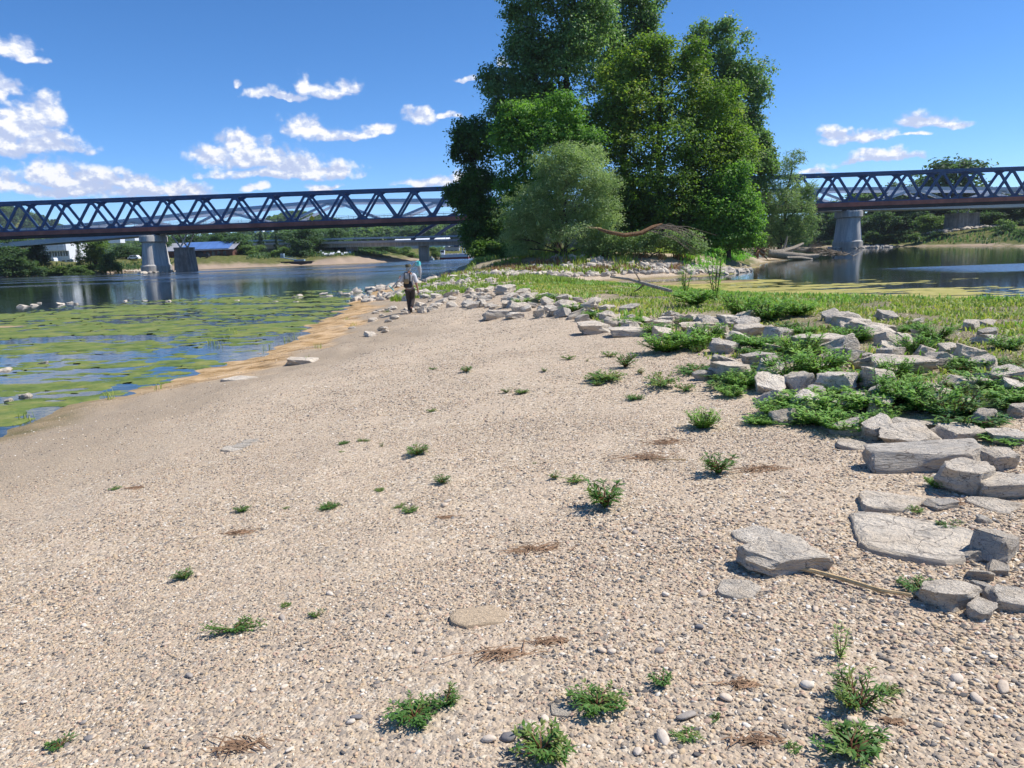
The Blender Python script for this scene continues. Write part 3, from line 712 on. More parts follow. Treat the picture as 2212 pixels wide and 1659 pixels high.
tree('undergrowth_bush', 'dark scrub hanging over the water under the leaning tree', 'bush',
  [(1080,548,46,22),(1120,552,46,20),(1050,545,30,22)], 80, 8000, 0.24, 'leaf_dark', 23, 1100, 0.1, 0.5, group=GI)

# ------------------------------------------------------------------ trees across the water: a few grown forms, each tree a copy with its own size and turn
def proto(name, lobes, n, leaf, mat, seed, r0, cl, lw=0.65):
    rng = np.random.default_rng(seed)
    C, N, T = crown_points(lobes, int(n * 1.2), rng, cl, 12, 0.55, nsub=7)
    ok = C[:, 2] > 0.01; C, N, T = C[ok], N[ok], T[ok]
    L = leaf * (0.7 + 0.6 * rng.random(len(C)))
    cm = leaves_mesh(name + '_crown', C, N, L, L * lw, rng, T); cm.materials.append(MATS[mat])
    mb = MB(); limbs(mb, (0, 0, 0), lobes, r0, seed, 0.01); tm = mb.mesh(name + '_trunk', smooth=True); tm.materials.append(MATS['bark'])
    return cm, tm
# all of unit height
PR = {
 'A': [proto('far_a%d' % i, [((0, 0, .62), (.30, .30, .33)), ((-.2, .05, .45), (.2, .2, .25)), ((.2, -.05, .48), (.21, .2, .26)), ((.05, .1, .82), (.18, .18, .15)), ((-.1, -.15, .7), (.18, .18, .18)), ((.1, -.1, .25), (.3, .25, .2))], 5200, .042, 'leaf_far', 30 + i, .03, .075) for i in range(2)],
 'L': [proto('far_l0', [((0, 0, .6), (.3, .3, .33)), ((-.2, .05, .42), (.22, .2, .25)), ((.22, -.05, .5), (.2, .2, .26)), ((-.05, .1, .82), (.16, .16, .15)), ((.0, -.1, .22), (.33, .3, .2))], 5200, .042, 'leaf_far_light', 35, .03, .075)],
 'B': [proto('far_b%d' % i, [((0, 0, .42), (.5, .45, .4)), ((-.4, 0, .3), (.32, .3, .28)), ((.42, 0, .33), (.3, .3, .3)), ((.1, .1, .7), (.3, .3, .26))], 3200, .075, ('leaf_far_light', 'leaf_far')[i], 38 + i, .02, .11) for i in range(2)],
 'C': [proto('far_c0', [((0, 0, .2 + .1 * k), (.20 * (1 - k / 8.5), .20 * (1 - k / 8.5), .09)) for k in range(8)], 2600, .045, 'leaf_conifer', 40, .02, .04, .3)],
 'P': [proto('far_p0', [((0, 0, .2 + .13 * k), (.12 * (1.15 - abs(k - 2.2) / 5), .12 * (1.15 - abs(k - 2.2) / 5), .12)) for k in range(6)], 3600, .04, 'leaf_far', 41, .02, .05)],
}
KN = {'A': ('broadleaf_tree', 'tree'), 'L': ('broadleaf_tree', 'tree'), 'B': ('shrub', 'bush'), 'C': ('spruce_tree', 'tree'), 'P': ('poplar_tree', 'tree')}
def far_tree(kind, cx, ytop, ybase, wpx, Y, label, group, seed):
    cm, tm = PR[kind][seed % len(PR[kind])]
    b = aty(cx, ybase, Y); z0 = min(hz(b.x, Y), b.z + 0.5) - 0.1
    top = aty(cx, ytop, Y).z; h = top - z0; wd = wpx * Y * 1.02 / FPX
    nat = {'A': .82, 'L': .82, 'B': 1.45, 'C': .42, 'P': .3}[kind]
    r = empty(KN[kind][0], (b.x, Y, z0), seed * 1.7)
    s = wd / nat; r.scale = (s, s, h)
    link('crown', cm, None, r); link('trunk', tm, None, r)
    return props(r, label, KN[kind][1], group)
GL, GR = 'trees on the far bank behind the left bridge pier', 'trees on the wooded bank beyond the pool'
LB = [
 ('A',28,502,594,125,196,'big dark tree on the far bank at the picture edge'),
 ('A',84,526,592,46,194,'dark rounded tree between the edge tree and the white hall'),
 ('B',128,574,594,70,190,'low shrub on the bank in front of the parked caravans'),
 ('B',175,573,593,60,189,'low shrub on the bank under the white hall'),
 ('L',208,512,586,80,202,'full light green tree beside the white hall'),
 ('B',238,545,588,60,196,'shrub at the foot of the light green tree'),
 ('A',276,527,570,64,232,'dark tree beside the front concrete pier, left of it'),
 ('A',352,503,562,60,240,'dark tree between the two left bridge piers'),
 ('C',172,522,566,16,214,'little dark conifer before the white hall'),
 ('A',300,532,566,50,236,'rounded dark tree behind the front concrete pier'),
 ('C',568,498,562,24,246,'taller of two dark spruces right of the solar roof'),
 ('C',600,508,562,22,246,'shorter of two dark spruces right of the solar roof'),
 ('A',515,500,566,75,244,'dark tree at the end of the solar roofed building'),
 ('L',545,528,566,60,240,'light green tree before the dark spruces'),
 ('L',612,532,570,50,236,'small light green tree behind the flag poles'),
 ('A',655,488,568,95,242,'wide dark tree behind the moored barge'),
 ('A',690,505,566,80,246,'dark tree left of the beach parasols'),
 ('A',738,488,566,66,248,'tall dark tree above the beach parasols'),
 ('B',560,558,576,70,232,'shrub on the bank left of the moored barge'),
 ('B',510,560,576,50,230,'shrub on the bank below the solar roofed building'),
 ('A',790,526,565,60,268,'dark tree under the far concrete bridge, left end'),
 ('A',835,528,565,60,270,'dark tree under the middle of the far concrete bridge'),
 ('L',872,532,566,50,268,'light tree just left of the far concrete pier'),
 ('B',893,545,566,44,258,'shrub at the foot of the far concrete pier'),
 ('L',942,532,562,40,262,'light tree just right of the far concrete pier'),
 ('B',850,548,567,50,262,'shrub on the far shore under the concrete bridge'),
 ('B',800,552,568,60,256,'shrub at the end of the bathing beach'),
 ('A',480,498,560,70,262,'dark tree behind the solar roofed building'),
 ('A',430,503,556,90,285,'dark treetop above the solar roof'),
 ('A',395,505,556,60,290,'dark treetop behind the pier with the struts'),
 ('A',20,530,596,90,186,'dark shrubby tree low on the bank at the picture edge'),
 ('B',60,562,595,80,187,'dark shrub below the dark rounded tree'),
]
RB = [
 ('A',1795,432,528,110,236,'dark tree just right of the grey green willow, far bank'),
 ('A',1862,402,528,120,240,'tree behind the right bridge pier'),
 ('A',1935,392,530,130,236,'tree right of the bridge pier, under the pale truss'),
 ('A',2035,338,528,185,228,'biggest tree on the wooded bank, rising over the blue truss'),
 ('A',1985,380,528,110,232,'tree at the left foot of the biggest far bank tree'),
 ('A',2118,392,528,130,222,'tree at the right foot of the biggest far bank tree'),
 ('A',2195,402,528,120,210,'tree at the right picture edge behind the blue truss'),
 ('A',2270,395,528,130,200,'tree just past the right picture edge'),
 ('B',1925,506,532,70,196,'bright low shrub by the water right of the bridge pier'),
 ('L',2012,462,530,86,206,'pale green shrubby tree left of the old stone pier'),
 ('B',1978,503,533,44,190,'small bright shrub left of the old stone pier'),
 ('B',2165,474,530,76,172,'rounded shrub right of the old stone pier'),
 ('B',2205,495,531,64,158,'shrub right of the rounded shrub at the picture edge'),
 ('A',1830,455,528,80,226,'dark understorey tree left of the bridge pier'),
 ('A',1900,450,529,90,222,'dark understorey tree right of the bridge pier'),
 ('A',1965,455,529,90,218,'dark understorey tree between the two stone piers'),
 ('A',2080,450,529,100,212,'dark understorey tree behind the old stone pier'),
 ('A',2145,455,529,90,206,'dark understorey tree right of the old stone pier'),
 ('A',2215,450,529,100,196,'dark understorey tree at the right picture edge'),
 ('A',1755,470,528,90,244,'dark tree half hidden by the grey green willow'),
 ('B',1860,508,530,60,214,'dark shrub at the water left of the bridge pier'),
 ('B',1790,512,530,70,226,'dark shrub at the water behind the stranded logs'),
 ('B',2060,505,530,60,196,'dark shrub against the old stone pier'),
 ('B',1825,500,531,70,206,'wide dark shrub overhanging the water left of the right pier'),
 ('B',1890,498,532,70,203,'wide dark shrub overhanging the water behind the right pier'),
 ('B',1948,494,533,70,194,'tall dark shrub between the bright shrub and the pale tree'),
 ('B',2030,498,532,66,184,'tall dark shrub left of the rubble heap'),
 ('B',2130,488,531,70,176,'tall dark shrub just right of the old stone pier'),
 ('B',2180,482,531,70,164,'tall dark shrub at the right edge of the pool'),
 ('B',2235,478,532,80,150,'tall dark shrub cut by the right picture edge'),
 ('B',1770,502,530,60,228,'wide dark shrub behind the willow at the island end'),
]
for lst, g in ((LB, GL), (RB, GR)):
    for i, (k, cx, yt, yb, wp, Y, lab) in enumerate(lst): far_tree(k, cx, yt, yb, wp, Y, lab, g, (1 if 'dark' in lab else 0) + 2 * i if k == 'B' else i + 3)

# ------------------------------------------------------------------ far woods on the hills: one mass (instances of leafy clumps on a point cloud)
rng = np.random.default_rng(99)
fx, fy = [], []
for (a0, a1, r0, r1, n) in [(-24, 4, 480, 1000, 5200), (-50, -26, 900, 1700, 2600), (-27, -20, 700, 1400, 700), (2, 45, 420, 1300, 1500)]:
    a = np.radians(rng.uniform(a0, a1, n)); r = r0 + (r1 - r0) * rng.random(n) ** 0.8
    fx.append(r * np.sin(a)); fy.append(r * np.cos(a))
fx, fy = np.concatenate(fx), np.concatenate(fy)
open_ = fbm(fx / 90, fy / 90, 77, 3)
azd = np.degrees(np.arctan2(fx, fy))
ok = (sdf(fx, fy, FAR) > 30) & ~((open_ > 0.56) & (azd < -18)) & ((hills(fx, fy) > 6) | (np.hypot(fx, fy) > 500) & (rng.random(len(fx)) < 0.45))
fx, fy = fx[ok], fy[ok]
V = np.stack([fx, fy, height(fx, fy) - 1.0], -1)
pm = bpy.data.meshes.new('hill_forest'); pm.vertices.add(len(V)); pm.vertices.foreach_set('co', V.astype(np.float32).ravel())
at_ = pm.attributes.new('sz', 'FLOAT', 'POINT'); at_.data.foreach_set('value', (9 + 6 * rng.random(len(V))).astype(np.float32))
forest = props(link('hill_forest', pm), 'dense dark green woods covering the distant hillside', None, None, 'stuff')
def clump_mesh(name, seed, mat):
    rng = np.random.default_rng(seed)
    C, N, T = crown_points([((0, 0, .6), (.5, .5, .45)), ((.1, .1, .85), (.3, .3, .25)), ((-.2, -.1, .35), (.45, .4, .3))], 460, rng, .1, 6, .7, nsub=4)
    L = .17 * (0.7 + 0.6 * rng.random(len(C)))
    me = leaves_mesh(name, C, N, L, L * .8, rng, T); me.materials.append(MATS[mat]); return me
def instancer(obj, protos, scale_attr, tilt=0.0, extra=None, zs=None):
    """geometry nodes: the protos at the object's points with random turn and stored size"""
    ng = bpy.data.node_groups.new(obj.name + '_scatter', 'GeometryNodeTree')
    ng.interface.new_socket('Geometry', in_out='INPUT', socket_type='NodeSocketGeometry')
    ng.interface.new_socket('Geometry', in_out='OUTPUT', socket_type='NodeSocketGeometry')
    N_, L_ = ng.nodes, ng.links
    gi, go = N_.new('NodeGroupInput'), N_.new('NodeGroupOutput')
    g2i = N_.new('GeometryNodeGeometryToInstance')
    for me in protos:
        po = bpy.data.objects.new(me.name, me)       # source only, never linked to the scene
        oi_ = N_.new('GeometryNodeObjectInfo'); oi_.inputs['Object'].default_value = po
        oi_.inputs['As Instance'].default_value = True
        L_.new(oi_.outputs['Geometry'], g2i.inputs[0])
    iop = N_.new('GeometryNodeInstanceOnPoints'); iop.inputs['Pick Instance'].default_value = True
    sx = N_.new('GeometryNodeInputNamedAttribute'); sx.data_type = 'FLOAT'; sx.inputs['Name'].default_value = scale_attr
    rr = N_.new('FunctionNodeRandomValue'); rr.data_type = 'FLOAT_VECTOR'
    rr.inputs[0].default_value = (-tilt, -tilt, 0); rr.inputs[1].default_value = (tilt, tilt, 6.283)
    e2r = N_.new('FunctionNodeEulerToRotation')
    L_.new(rr.outputs[0], e2r.inputs[0])
    sv = N_.new('ShaderNodeCombineXYZ')
    for k in range(3):
        if k == 2 and zs is not None:
            mm = N_.new('ShaderNodeMath'); mm.operation = 'MULTIPLY'; mm.inputs[1].default_value = zs
            L_.new(sx.outputs['Attribute'], mm.inputs[0]); L_.new(mm.outputs[0], sv.inputs[2])
        else: L_.new(sx.outputs['Attribute'], sv.inputs[k])
    L_.new(gi.outputs[0], iop.inputs['Points']); L_.new(g2i.outputs[0], iop.inputs['Instance'])
    L_.new(e2r.outputs[0], iop.inputs['Rotation']); L_.new(sv.outputs[0], iop.inputs['Scale'])
    L_.new(iop.outputs[0], go.inputs[0])
    md = obj.modifiers.new('scatter', 'NODES'); md.node_group = ng
instancer(forest, [clump_mesh('clump%d' % i, 60 + i, ('leaf_far', 'leaf_far_light', 'leaf_far')[i]) for i in range(3)], 'sz')
# ------------------------------------------------------------------ blue railway truss bridge
bA, bB = aty(325, 588, 176.0), aty(1845, 539, 178.0)
Z0A, Z0B = aty(325, 504.6, 176.0).z, aty(1845, 451, 178.0).z        # underside of the deck at the two piers
bA.z = bB.z = 0.0
ux = (bB - bA); BLEN = ux.length; ux.normalize(); un = Vector((-ux.y, ux.x, 0))
if un.y < 0: un = -un
BAY = BLEN / 20.0
def BP(s, wv, z):                               # along, across, height over the deck underside
    g = Z0A + (Z0B - Z0A) * s / BLEN
    return bA + ux * s + un * (3.6 + wv) + Vector((0, 0, g + z))
root = empty('truss_bridge', (0, 0, 0)); props(root, 'dark blue steel railway truss bridge with a rust brown girder', 'bridge')
N0, N1 = -10, 30
HT = 6.35; ZB = 1.55
sA, sB = N0 * BAY, N1 * BAY
for wv in (-2.35, 2.35):
    MB().beam(BP(sA + BAY / 2, wv, ZB + HT), BP(sB - BAY / 2, wv, ZB + HT), 0.62, 0.66).build('top_chord', 'steel_blue', root)
    MB().beam(BP(sA, wv, ZB + 0.02), BP(sB, wv, ZB + 0.02), 0.5, 0.36).build('bottom_chord', 'steel_blue', root)
    d_up = None
    for k in range(N0, N1):
        a, b, c = BP(k * BAY, wv, ZB + .12), BP((k + .5) * BAY, wv, ZB + HT - .2), BP((k + 1) * BAY, wv, ZB + .12)
        if d_up is None:
            mb = MB(); mb.beam(Vector((0, 0, 0)), b - a, 0.5, 0.46, up=un); d_up = mb.mesh('diagonal'); d_up.materials.append(MATS['steel_blue'])
            mb = MB(); mb.beam(Vector((0, 0, 0)), c - b, 0.5, 0.46, up=un); d_dn = mb.mesh('diagonal'); d_dn.materials.append(MATS['steel_blue'])
            # fillet plates where the diagonals meet the chords
            mb = MB(); s_ = un * 0.21
            for sg, zz in ((1, 0), (-1, 0)):
                pass
            prof = [(-1.25, 0), (1.25, 0), (.75, .28), (.42, .75), (-.42, .75), (-.75, .28)]
            mb.rings([[ux * x + Vector((0, 0, y)) - s_ for x, y in prof], [ux * x + Vector((0, 0, y)) + s_ for x, y in prof]]); g_lo = mb.mesh('gusset'); g_lo.materials.append(MATS['steel_blue'])
            mb = MB(); prof = [(x, -y) for x, y in prof][::-1]
            mb.rings([[ux * x + Vector((0, 0, y)) - s_ for x, y in prof], [ux * x + Vector((0, 0, y)) + s_ for x, y in prof]]); g_hi = mb.mesh('gusset'); g_hi.materials.append(MATS['steel_blue'])
        link('diagonal', d_up, None, root).location = a
        link('diagonal', d_dn, None, root).location = b
        link('gusset', g_lo, None, root).location = BP(k * BAY, wv, ZB + .2)
        link('gusset', g_hi, None, root).location = BP((k + .5) * BAY, wv, ZB + HT - .32)
for wv, nm in ((-2.68, 'edge_girder'), (2.68, 'edge_girder')):
    MB().beam(BP(sA, wv, 1.03), BP(sB, wv, 1.03), 0.34, 0.9).build(nm, 'rust_girder', root)
    MB().beam(BP(sA, wv * .9, 0.3), BP(sB, wv * .9, 0.3), 0.3, 0.6).build('web_girder', 'girder_dark', root)  # near-black colour carries the shadow beneath the overhanging edge girder
MB().beam(BP(sA, 0, 0.85), BP(sB, 0, 0.85), 4.6, 0.3).build('deck_slab', 'girder_dark', root)
mb = MB()
for k in range(N0, N1):
    mb = MB().beam(BP((k + .5) * BAY, -2.35, ZB + HT + .02), BP((k + .5) * BAY, 2.35, ZB + HT + .02), 0.3, 0.34)
    mb.build('cross_beam', 'steel_blue', root)
rail = MB()
for z in (2.1, 2.55): rail.beam(BP(sA, 2.95, z), BP(sB, 2.95, z), 0.05, 0.05)
for k in range(int((sB - sA) / 2.7)): rail.beam(BP(sA + 2.7 * k, 2.95, 1.5), BP(sA + 2.7 * k, 2.95, 2.6), 0.05, 0.05)
rail.build('handrail', 'railing', root)
rail = MB()
for z in (2.1, 2.55): rail.beam(BP(sA, -2.9, z), BP(sB, -2.9, z), 0.04, 0.04)
for k in range(int((sB - sA) / 2.7)): rail.beam(BP(sA + 2.7 * k, -2.9, 1.45), BP(sA + 2.7 * k, -2.9, 2.6), 0.04, 0.04)
rail.build('handrail', 'railing', root)

def pier_ring(w_, l_, z, n=7):
    """footprint with round cutwater noses, long axis across the bridge"""
    pts = []
    for k in range(n):
        t_ = math.pi * k / (n - 1); pts.append(ux * (-w_ * math.cos(t_)) + un * (-(l_ - w_) - w_ * math.sin(t_) * 1.05) + Vector((0, 0, z)))
    for k in range(n):
        t_ = math.pi * k / (n - 1); pts.append(ux * (w_ * math.cos(t_)) + un * ((l_ - w_) + w_ * math.sin(t_) * 1.05) + Vector((0, 0, z)))
    return pts
def pier(s, parent):
    o = BP(s, 0, 0); zt = o.z; o = Vector((o.x, o.y, 0))
    p = MB().rings([pier_ring(2.35, 5.0, -2.5), pier_ring(2.25, 4.9, 1.6), pier_ring(1.98, 4.55, 1.9), pier_ring(1.55, 4.0, zt - 2.0)]).build('pier', 'concrete', parent, smooth=True)
    p.location = o
    c = MB().rings([pier_ring(1.6, 4.1, zt - 2.0), pier_ring(1.98, 4.6, zt - 1.75), pier_ring(1.98, 4.6, zt - .55), pier_ring(1.8, 4.4, zt - .5), pier_ring(1.8, 4.4, zt - .32)]).build('pier_cap', 'concrete', p, smooth=True)
    for wv in (-2.35, 2.35):
        b = MB(); q_ = un * wv + Vector((0, 0, zt - .17))
        b.beam(q_ - ux * .45, q_ + ux * .45, .7, .3); b.build('bearing', 'girder_dark', p)
for k in (-10, 0, 10, 20, 30): pier(k * BAY, root)
# rubble feet of the piers
# yellow diamond on the truss
sg = aty(672, 471, 176.0); sD = BP((sg - bA).dot(ux), -3.3, 0); sD.z = sg.z
sroot = empty('navigation_sign', sD); props(sroot, 'yellow diamond navigation board on the blue truss bridge', 'sign')
e_ = 0.66
MB().rings([[ux * e_ , Vector((0, 0, e_)), ux * -e_, Vector((0, 0, -e_))], [ux * e_ + un * .05, Vector((0, 0, e_)) + un * .05, ux * -e_ + un * .05, Vector((0, 0, -e_)) + un * .05]]).build('board', 'yellow_sign', sroot)
i_ = 0.42
MB().rings([[ux * i_ - un * .02, Vector((0, 0, i_)) - un * .02, ux * -i_ - un * .02, Vector((0, 0, -i_)) - un * .02], [ux * i_ - un * .004, Vector((0, 0, i_)) - un * .004, ux * -i_ - un * .004, Vector((0, 0, -i_)) - un * .004]]).build('inner_field', 'yellow_sign', sroot)
MB().beam(un * .08 - Vector((0, 0, 1.4)), un * .08 + Vector((0, 0, .3)), .08, .08).build('post', 'railing', sroot)

# ------------------------------------------------------------------ pale road bridge with a folded truss arch, just behind
OFF = 20.0
def RP(s, wv, z): 
    p = bA + ux * s + un * (OFF + wv); return Vector((p.x, p.y, z))
def s_at(px, py, off=OFF - 4):
    """distance along the bridge line and height of what is seen at an image position in that plane"""
    d = ray(px, py); o = bA + un * off
    t_ = (o - Vector((0, 0, 0))).dot(un) / d.dot(un); p = d * t_
    return (Vector((p.x, p.y, 0)) - Vector((bA.x, bA.y, 0))).dot(ux), CAMZ + p.z
r2 = empty('road_bridge', (0, 0, 0)); props(r2, 'pale blue steel road bridge with a low folded truss behind the blue bridge', 'bridge')
topn = [s_at(*p) for p in [(-60,506),(152,489),(300,474),(462,457),(596,445),(720,434),(952,432.5)]] + [s_at(1757,409), s_at(1975,407), s_at(2179,408), s_at(2420,410)]
botn = [s_at(*p) for p in [(-60,540),(95,527),(345,506),(600,494),(960,480),(1760,456),(2187,448),(2420,443)]]
def zbot(s): return float(np.interp(s, [q[0] for q in botn], [q[1] for q in botn]))
def ztop(s): return float(np.interp(s, [q[0] for q in topn], [q[1] for q in topn]))
for wv in (-4.0, 4.0):
    for (a, b) in zip(topn[:-1], topn[1:]):
        MB().beam(RP(a[0], wv, a[1]), RP(b[0], wv, b[1]), 0.75, 0.85).build('top_chord', 'steel_pale', r2)
    for (a, b) in zip(botn[:-1], botn[1:]):
        MB().beam(RP(a[0], wv, a[1] + .55), RP(b[0], wv, b[1] + .55), 0.5, 1.15).build('girder', 'steel_pale', r2)
    nodes_t = [s_at(298, 475)[0], s_at(483, 456)[0], s_at(720, 433)[0], s_at(952, 432)[0], s_at(1180, 425)[0], s_at(1400, 418)[0], s_at(1580, 412)[0], s_at(1757, 409)[0], s_at(1975, 407)[0], s_at(2179, 408)[0], s_at(2400, 408)[0]]
    for i, s_ in enumerate(nodes_t):
        prv = nodes_t[i - 1] if i else s_ - 26; nxt = nodes_t[i + 1] if i + 1 < len(nodes_t) else s_ + 26
        for m_ in ((prv + s_) / 2 + 1.0, (s_ + nxt) / 2 - 1.0):
            MB().beam(RP(s_ + (0.8 if m_ > s_ else -.8), wv, ztop(s_) - .3), RP(m_, wv, zbot(m_) + .9), 0.6, 0.6, up=un).build('diagonal', 'steel_pale', r2)
        g = MB(); sgn = un * .3; c_ = RP(s_, wv, ztop(s_))
        prof = [(-3.4, .3), (3.4, .3), (2.2, -.45), (.9, -1.15), (-.9, -1.15), (-2.2, -.45)]
        g.rings([[c_ + ux * x + Vector((0, 0, y)) - sgn for x, y in prof], [c_ + ux * x + Vector((0, 0, y)) + sgn for x, y in prof]]).build('gusset', 'steel_pale', r2)
for (a, b) in zip(botn[:-1], botn[1:]):
    MB().beam(RP(a[0], 0, a[1] + .9), RP(b[0], 0, b[1] + .9), 8.4, 0.35).build('deck_slab', 'wall_grey', r2)
    rl = MB()
    rl.beam(RP(a[0], -4.6, a[1] + 2.1), RP(b[0], -4.6, b[1] + 2.1), .06, .06)
    nn_ = int((b[0] - a[0]) / 3)
    for k in range(nn_): f = k / nn_; rl.beam(RP(a[0] + (b[0] - a[0]) * f, -4.6, a[1] + (b[1] - a[1]) * f + 1.0), RP(a[0] + (b[0] - a[0]) * f, -4.6, a[1] + (b[1] - a[1]) * f + 2.1), .05, .05)
    rl.build('handrail', 'steel_pale', r2)
def block_ring(w0, l0, z): return [ux * (sx_ * w0) + un * (sy_ * l0) + Vector((0, 0, z)) for sx_, sy_ in ((-.82, -1), (.82, -1), (1, -.8), (1, .8), (.82, 1), (-.82, 1), (-1, .8), (-1, -.8))]
def stone_pier(s, w0, l0, zt, cap):
    o = RP(s, 0, 0)
    p = MB().rings([block_ring(w0 * 1.3, l0 * 1.1, -2.5), block_ring(w0 * 1.22, l0 * 1.06, .5), block_ring(w0, l0, zt)]).build('stone_pier', 'stone_blocks', r2)
    p.location = o
    MB().rings([block_ring(w0 * 1.06, l0 * 1.04, zt), block_ring(w0 * 1.06, l0 * 1.04, zt + cap)]).build('pier_cap', 'stone_blocks', p)
    return p
sL = s_at(390, 560, OFF - 3)[0]; sR = s_at(2091, 500, OFF - 3)[0]; sM = (sL + sR) / 2
for s_, w0, l0_, zt in ((sL, 1.75, 2.6, 5.4), (sR, 3.0, 3.0, 7.2), (sM, 1.9, 2.6, 5.4)):
    stone_pier(s_, w0, l0_, zt, 0.45)
    for wv in (-2.2, 2.2):
        for dx in ((-2.0, 2.0) if s_ != sR else (0.5,)):
            MB().beam(RP(s_, wv, zt + .4), RP(s_ + dx, wv, zbot(s_ + dx) + .1), .32, .32, up=un).build('strut', 'steel_pale', r2)

# ------------------------------------------------------------------ concrete girder bridge farther up the river
r3 = empty('concrete_bridge', (0, 0, 0)); props(r3, 'low grey concrete girder bridge far up the river', 'bridge')
def C3(px, py, Y): return aty(px, py, Y)
c0, c1 = C3(560, 530, 262), C3(1012, 521, 226); c2 = c0 + (c1 - c0) * 2.0
MB().beam(c0 + Vector((0, 0, -.55)), c2 + Vector((0, 0, -.55)), 9, 1.1).build('box_girder', 'concrete', r3)
MB().beam(c0 + Vector((0, 0, .35)), c2 + Vector((0, 0, .35)), 11.5, .7).build('deck_slab', 'wall_grey', r3)
for px, Yd in ((915, 233), (760, 245), (1130, 217)):
    f = (aty(px, 525, Yd).x - c0.x) / (c1.x - c0.x); p = c0 + (c1 - c0) * f
    MB().beam(Vector((p.x, p.y, -2)), Vector((p.x, p.y, p.z - 1.1)), 2.5, 6.5, up=(0, 1, 0)).build('pier', 'concrete', r3)
d3 = (c1 - c0).normalized(); f0 = c0 + (c1 - c0) * .80
for sd in (-5.2, 5.2):
    nrm = Vector((-d3.y, d3.x, 0)); pts = []
    for k in range(13):
        t_ = k / 12; pts.append(f0 + d3 * (70 * t_) + nrm * sd + Vector((0, 0, .7 + 10.5 * 4 * t_ * (1 - t_))))
    MB().tube(pts, .5, 6).build('arch_rib', 'steel_navy', r3)
    for k in range(2, 11): MB().beam(pts[k], Vector((pts[k].x, pts[k].y, c1.z + .5)), .1, .1).build('hanger', 'steel_navy', r3)
rl = MB()
nrm = Vector((-d3.y, d3.x, 0)) * (5.6 if d3.x < 0 else -5.6)
rl.beam(c0 + nrm + Vector((0, 0, 1.5)), c2 + nrm + Vector((0, 0, 1.5)), .06, .5); rl.build('parapet', 'blue_grey', r3)
# ------------------------------------------------------------------ quarry stones
def rock_mesh(name, seed, cuts=9, sub=2, rough=0.075, flat=False, bev=0.035):
    """a unit block (-.5...5) broken by random planes, edges worn, faces uneven"""
    rnd = random.Random(seed); bm = bmesh.new(); bmesh.ops.create_cube(bm, size=1.0)
    for i in range(cuts):
        n = Vector((rnd.gauss(0, 1), rnd.gauss(0, 1), rnd.gauss(0, .75))).normalized()
        ext = 0.5 * (abs(n.x) + abs(n.y) + abs(n.z))
        d = ext * rnd.uniform(0.56, 0.82)
        r = bmesh.ops.bisect_plane(bm, geom=bm.verts[:] + bm.edges[:] + bm.faces[:], plane_co=n * d, plane_no=n, clear_outer=True)
        ed = [e for e in r['geom_cut'] if isinstance(e, bmesh.types.BMEdge)]
        if len(ed) > 2:
            try: bmesh.ops.edgeloop_fill(bm, edges=ed)
            except Exception: pass
    bmesh.ops.remove_doubles(bm, verts=bm.verts[:], dist=0.012)
    bmesh.ops.bevel(bm, geom=bm.edges[:], offset=bev, segments=1, affect='EDGES', clamp_overlap=True)
    bmesh.ops.triangulate(bm, faces=bm.faces[:])
    for _ in range(sub):
        el_ = [e for e in bm.edges if e.calc_length() > 0.13]
        if el_: bmesh.ops.subdivide_edges(bm, edges=el_, cuts=1, use_grid_fill=False)
        bmesh.ops.triangulate(bm, faces=bm.faces[:])
    bmesh.ops.recalc_face_normals(bm, faces=bm.faces[:]); bm.normal_update()
    co = np.array([v.co[:] for v in bm.verts]); s = seed * 3.7
    nz = (fbm(co[:, 0] * 4 + s, co[:, 1] * 4 + co[:, 2] * 3, seed, 3) - .5) + .6 * (fbm(co[:, 0] * 3 - s, co[:, 2] * 11 + co[:, 1], seed + 5, 2) - .5)
    for v, k in zip(bm.verts, nz): v.co += v.normal * float(k) * rough * 2.2
    me = bpy.data.meshes.new(name); bm.to_mesh(me); bm.free()
    me.polygons.foreach_set('use_smooth', np.ones(len(me.polygons), bool)); me.set_sharp_from_angle(angle=R_(26))
    me.materials.append(MATS['limestone'])
    return me
ROCKS = [rock_mesh('stone%d' % i, 100 + i, 8 + i % 5, 2) for i in range(10)]
SLABS = [rock_mesh('slab%d' % i, 200 + i, 8, 2, 0.07) for i in range(4)]
SMALL = [rock_mesh('rubble%d' % i, 300 + i, 6, 0, 0.05) for i in range(8)]
def flat_mesh(name, seed):
    """a slab lying in the gravel: broken outline, gently uneven top, rim dipping under the stones"""
    rng = np.random.default_rng(seed); na_, V, F = 30, [(0, 0, .5)], []
    ang = np.arange(na_) / na_ * 2 * math.pi
    k = 5 + seed % 3; pa = np.sort(rng.uniform(0, 2 * math.pi, k)); pr_ = rng.uniform(.38, .52, k)
    R = np.min([pr_[j] / np.maximum(np.cos(ang - pa[j]), .05) for j in range(k)], 0); R = np.minimum(R, .62) * (1 + .07 * (rng.random(na_) - .5))
    rings_ = [(.3, .5), (.6, .49), (.85, .46), (.96, .38), (1.0, .1), (1.02, -.5)]
    for (f, z) in rings_:
        for a_, r_ in zip(ang, R): V.append((math.cos(a_) * r_ * f, math.sin(a_) * r_ * f, z + .10 * (rng.random() - .5) * (z > 0)))
    for j in range(na_): F.append((0, 1 + j, 1 + (j + 1) % na_))
    for i in range(len(rings_) - 1):
        for j in range(na_): a_, b_ = 1 + i * na_ + j, 1 + i * na_ + (j + 1) % na_; F += [(a_, a_ + na_, b_ + na_), (a_, b_ + na_, b_)]
    me = mesh_np(name, V, None, F, smooth=True); me.set_sharp_from_angle(angle=R_(32)); me.materials.append(MATS['limestone']); return me
FLATS = [flat_mesh('flat%d' % i, 700 + i) for i in range(6)]
LONG = rock_mesh('long_slab', 411, 3, 3, 0.035, bev=0.03)
rr = random.Random(5)
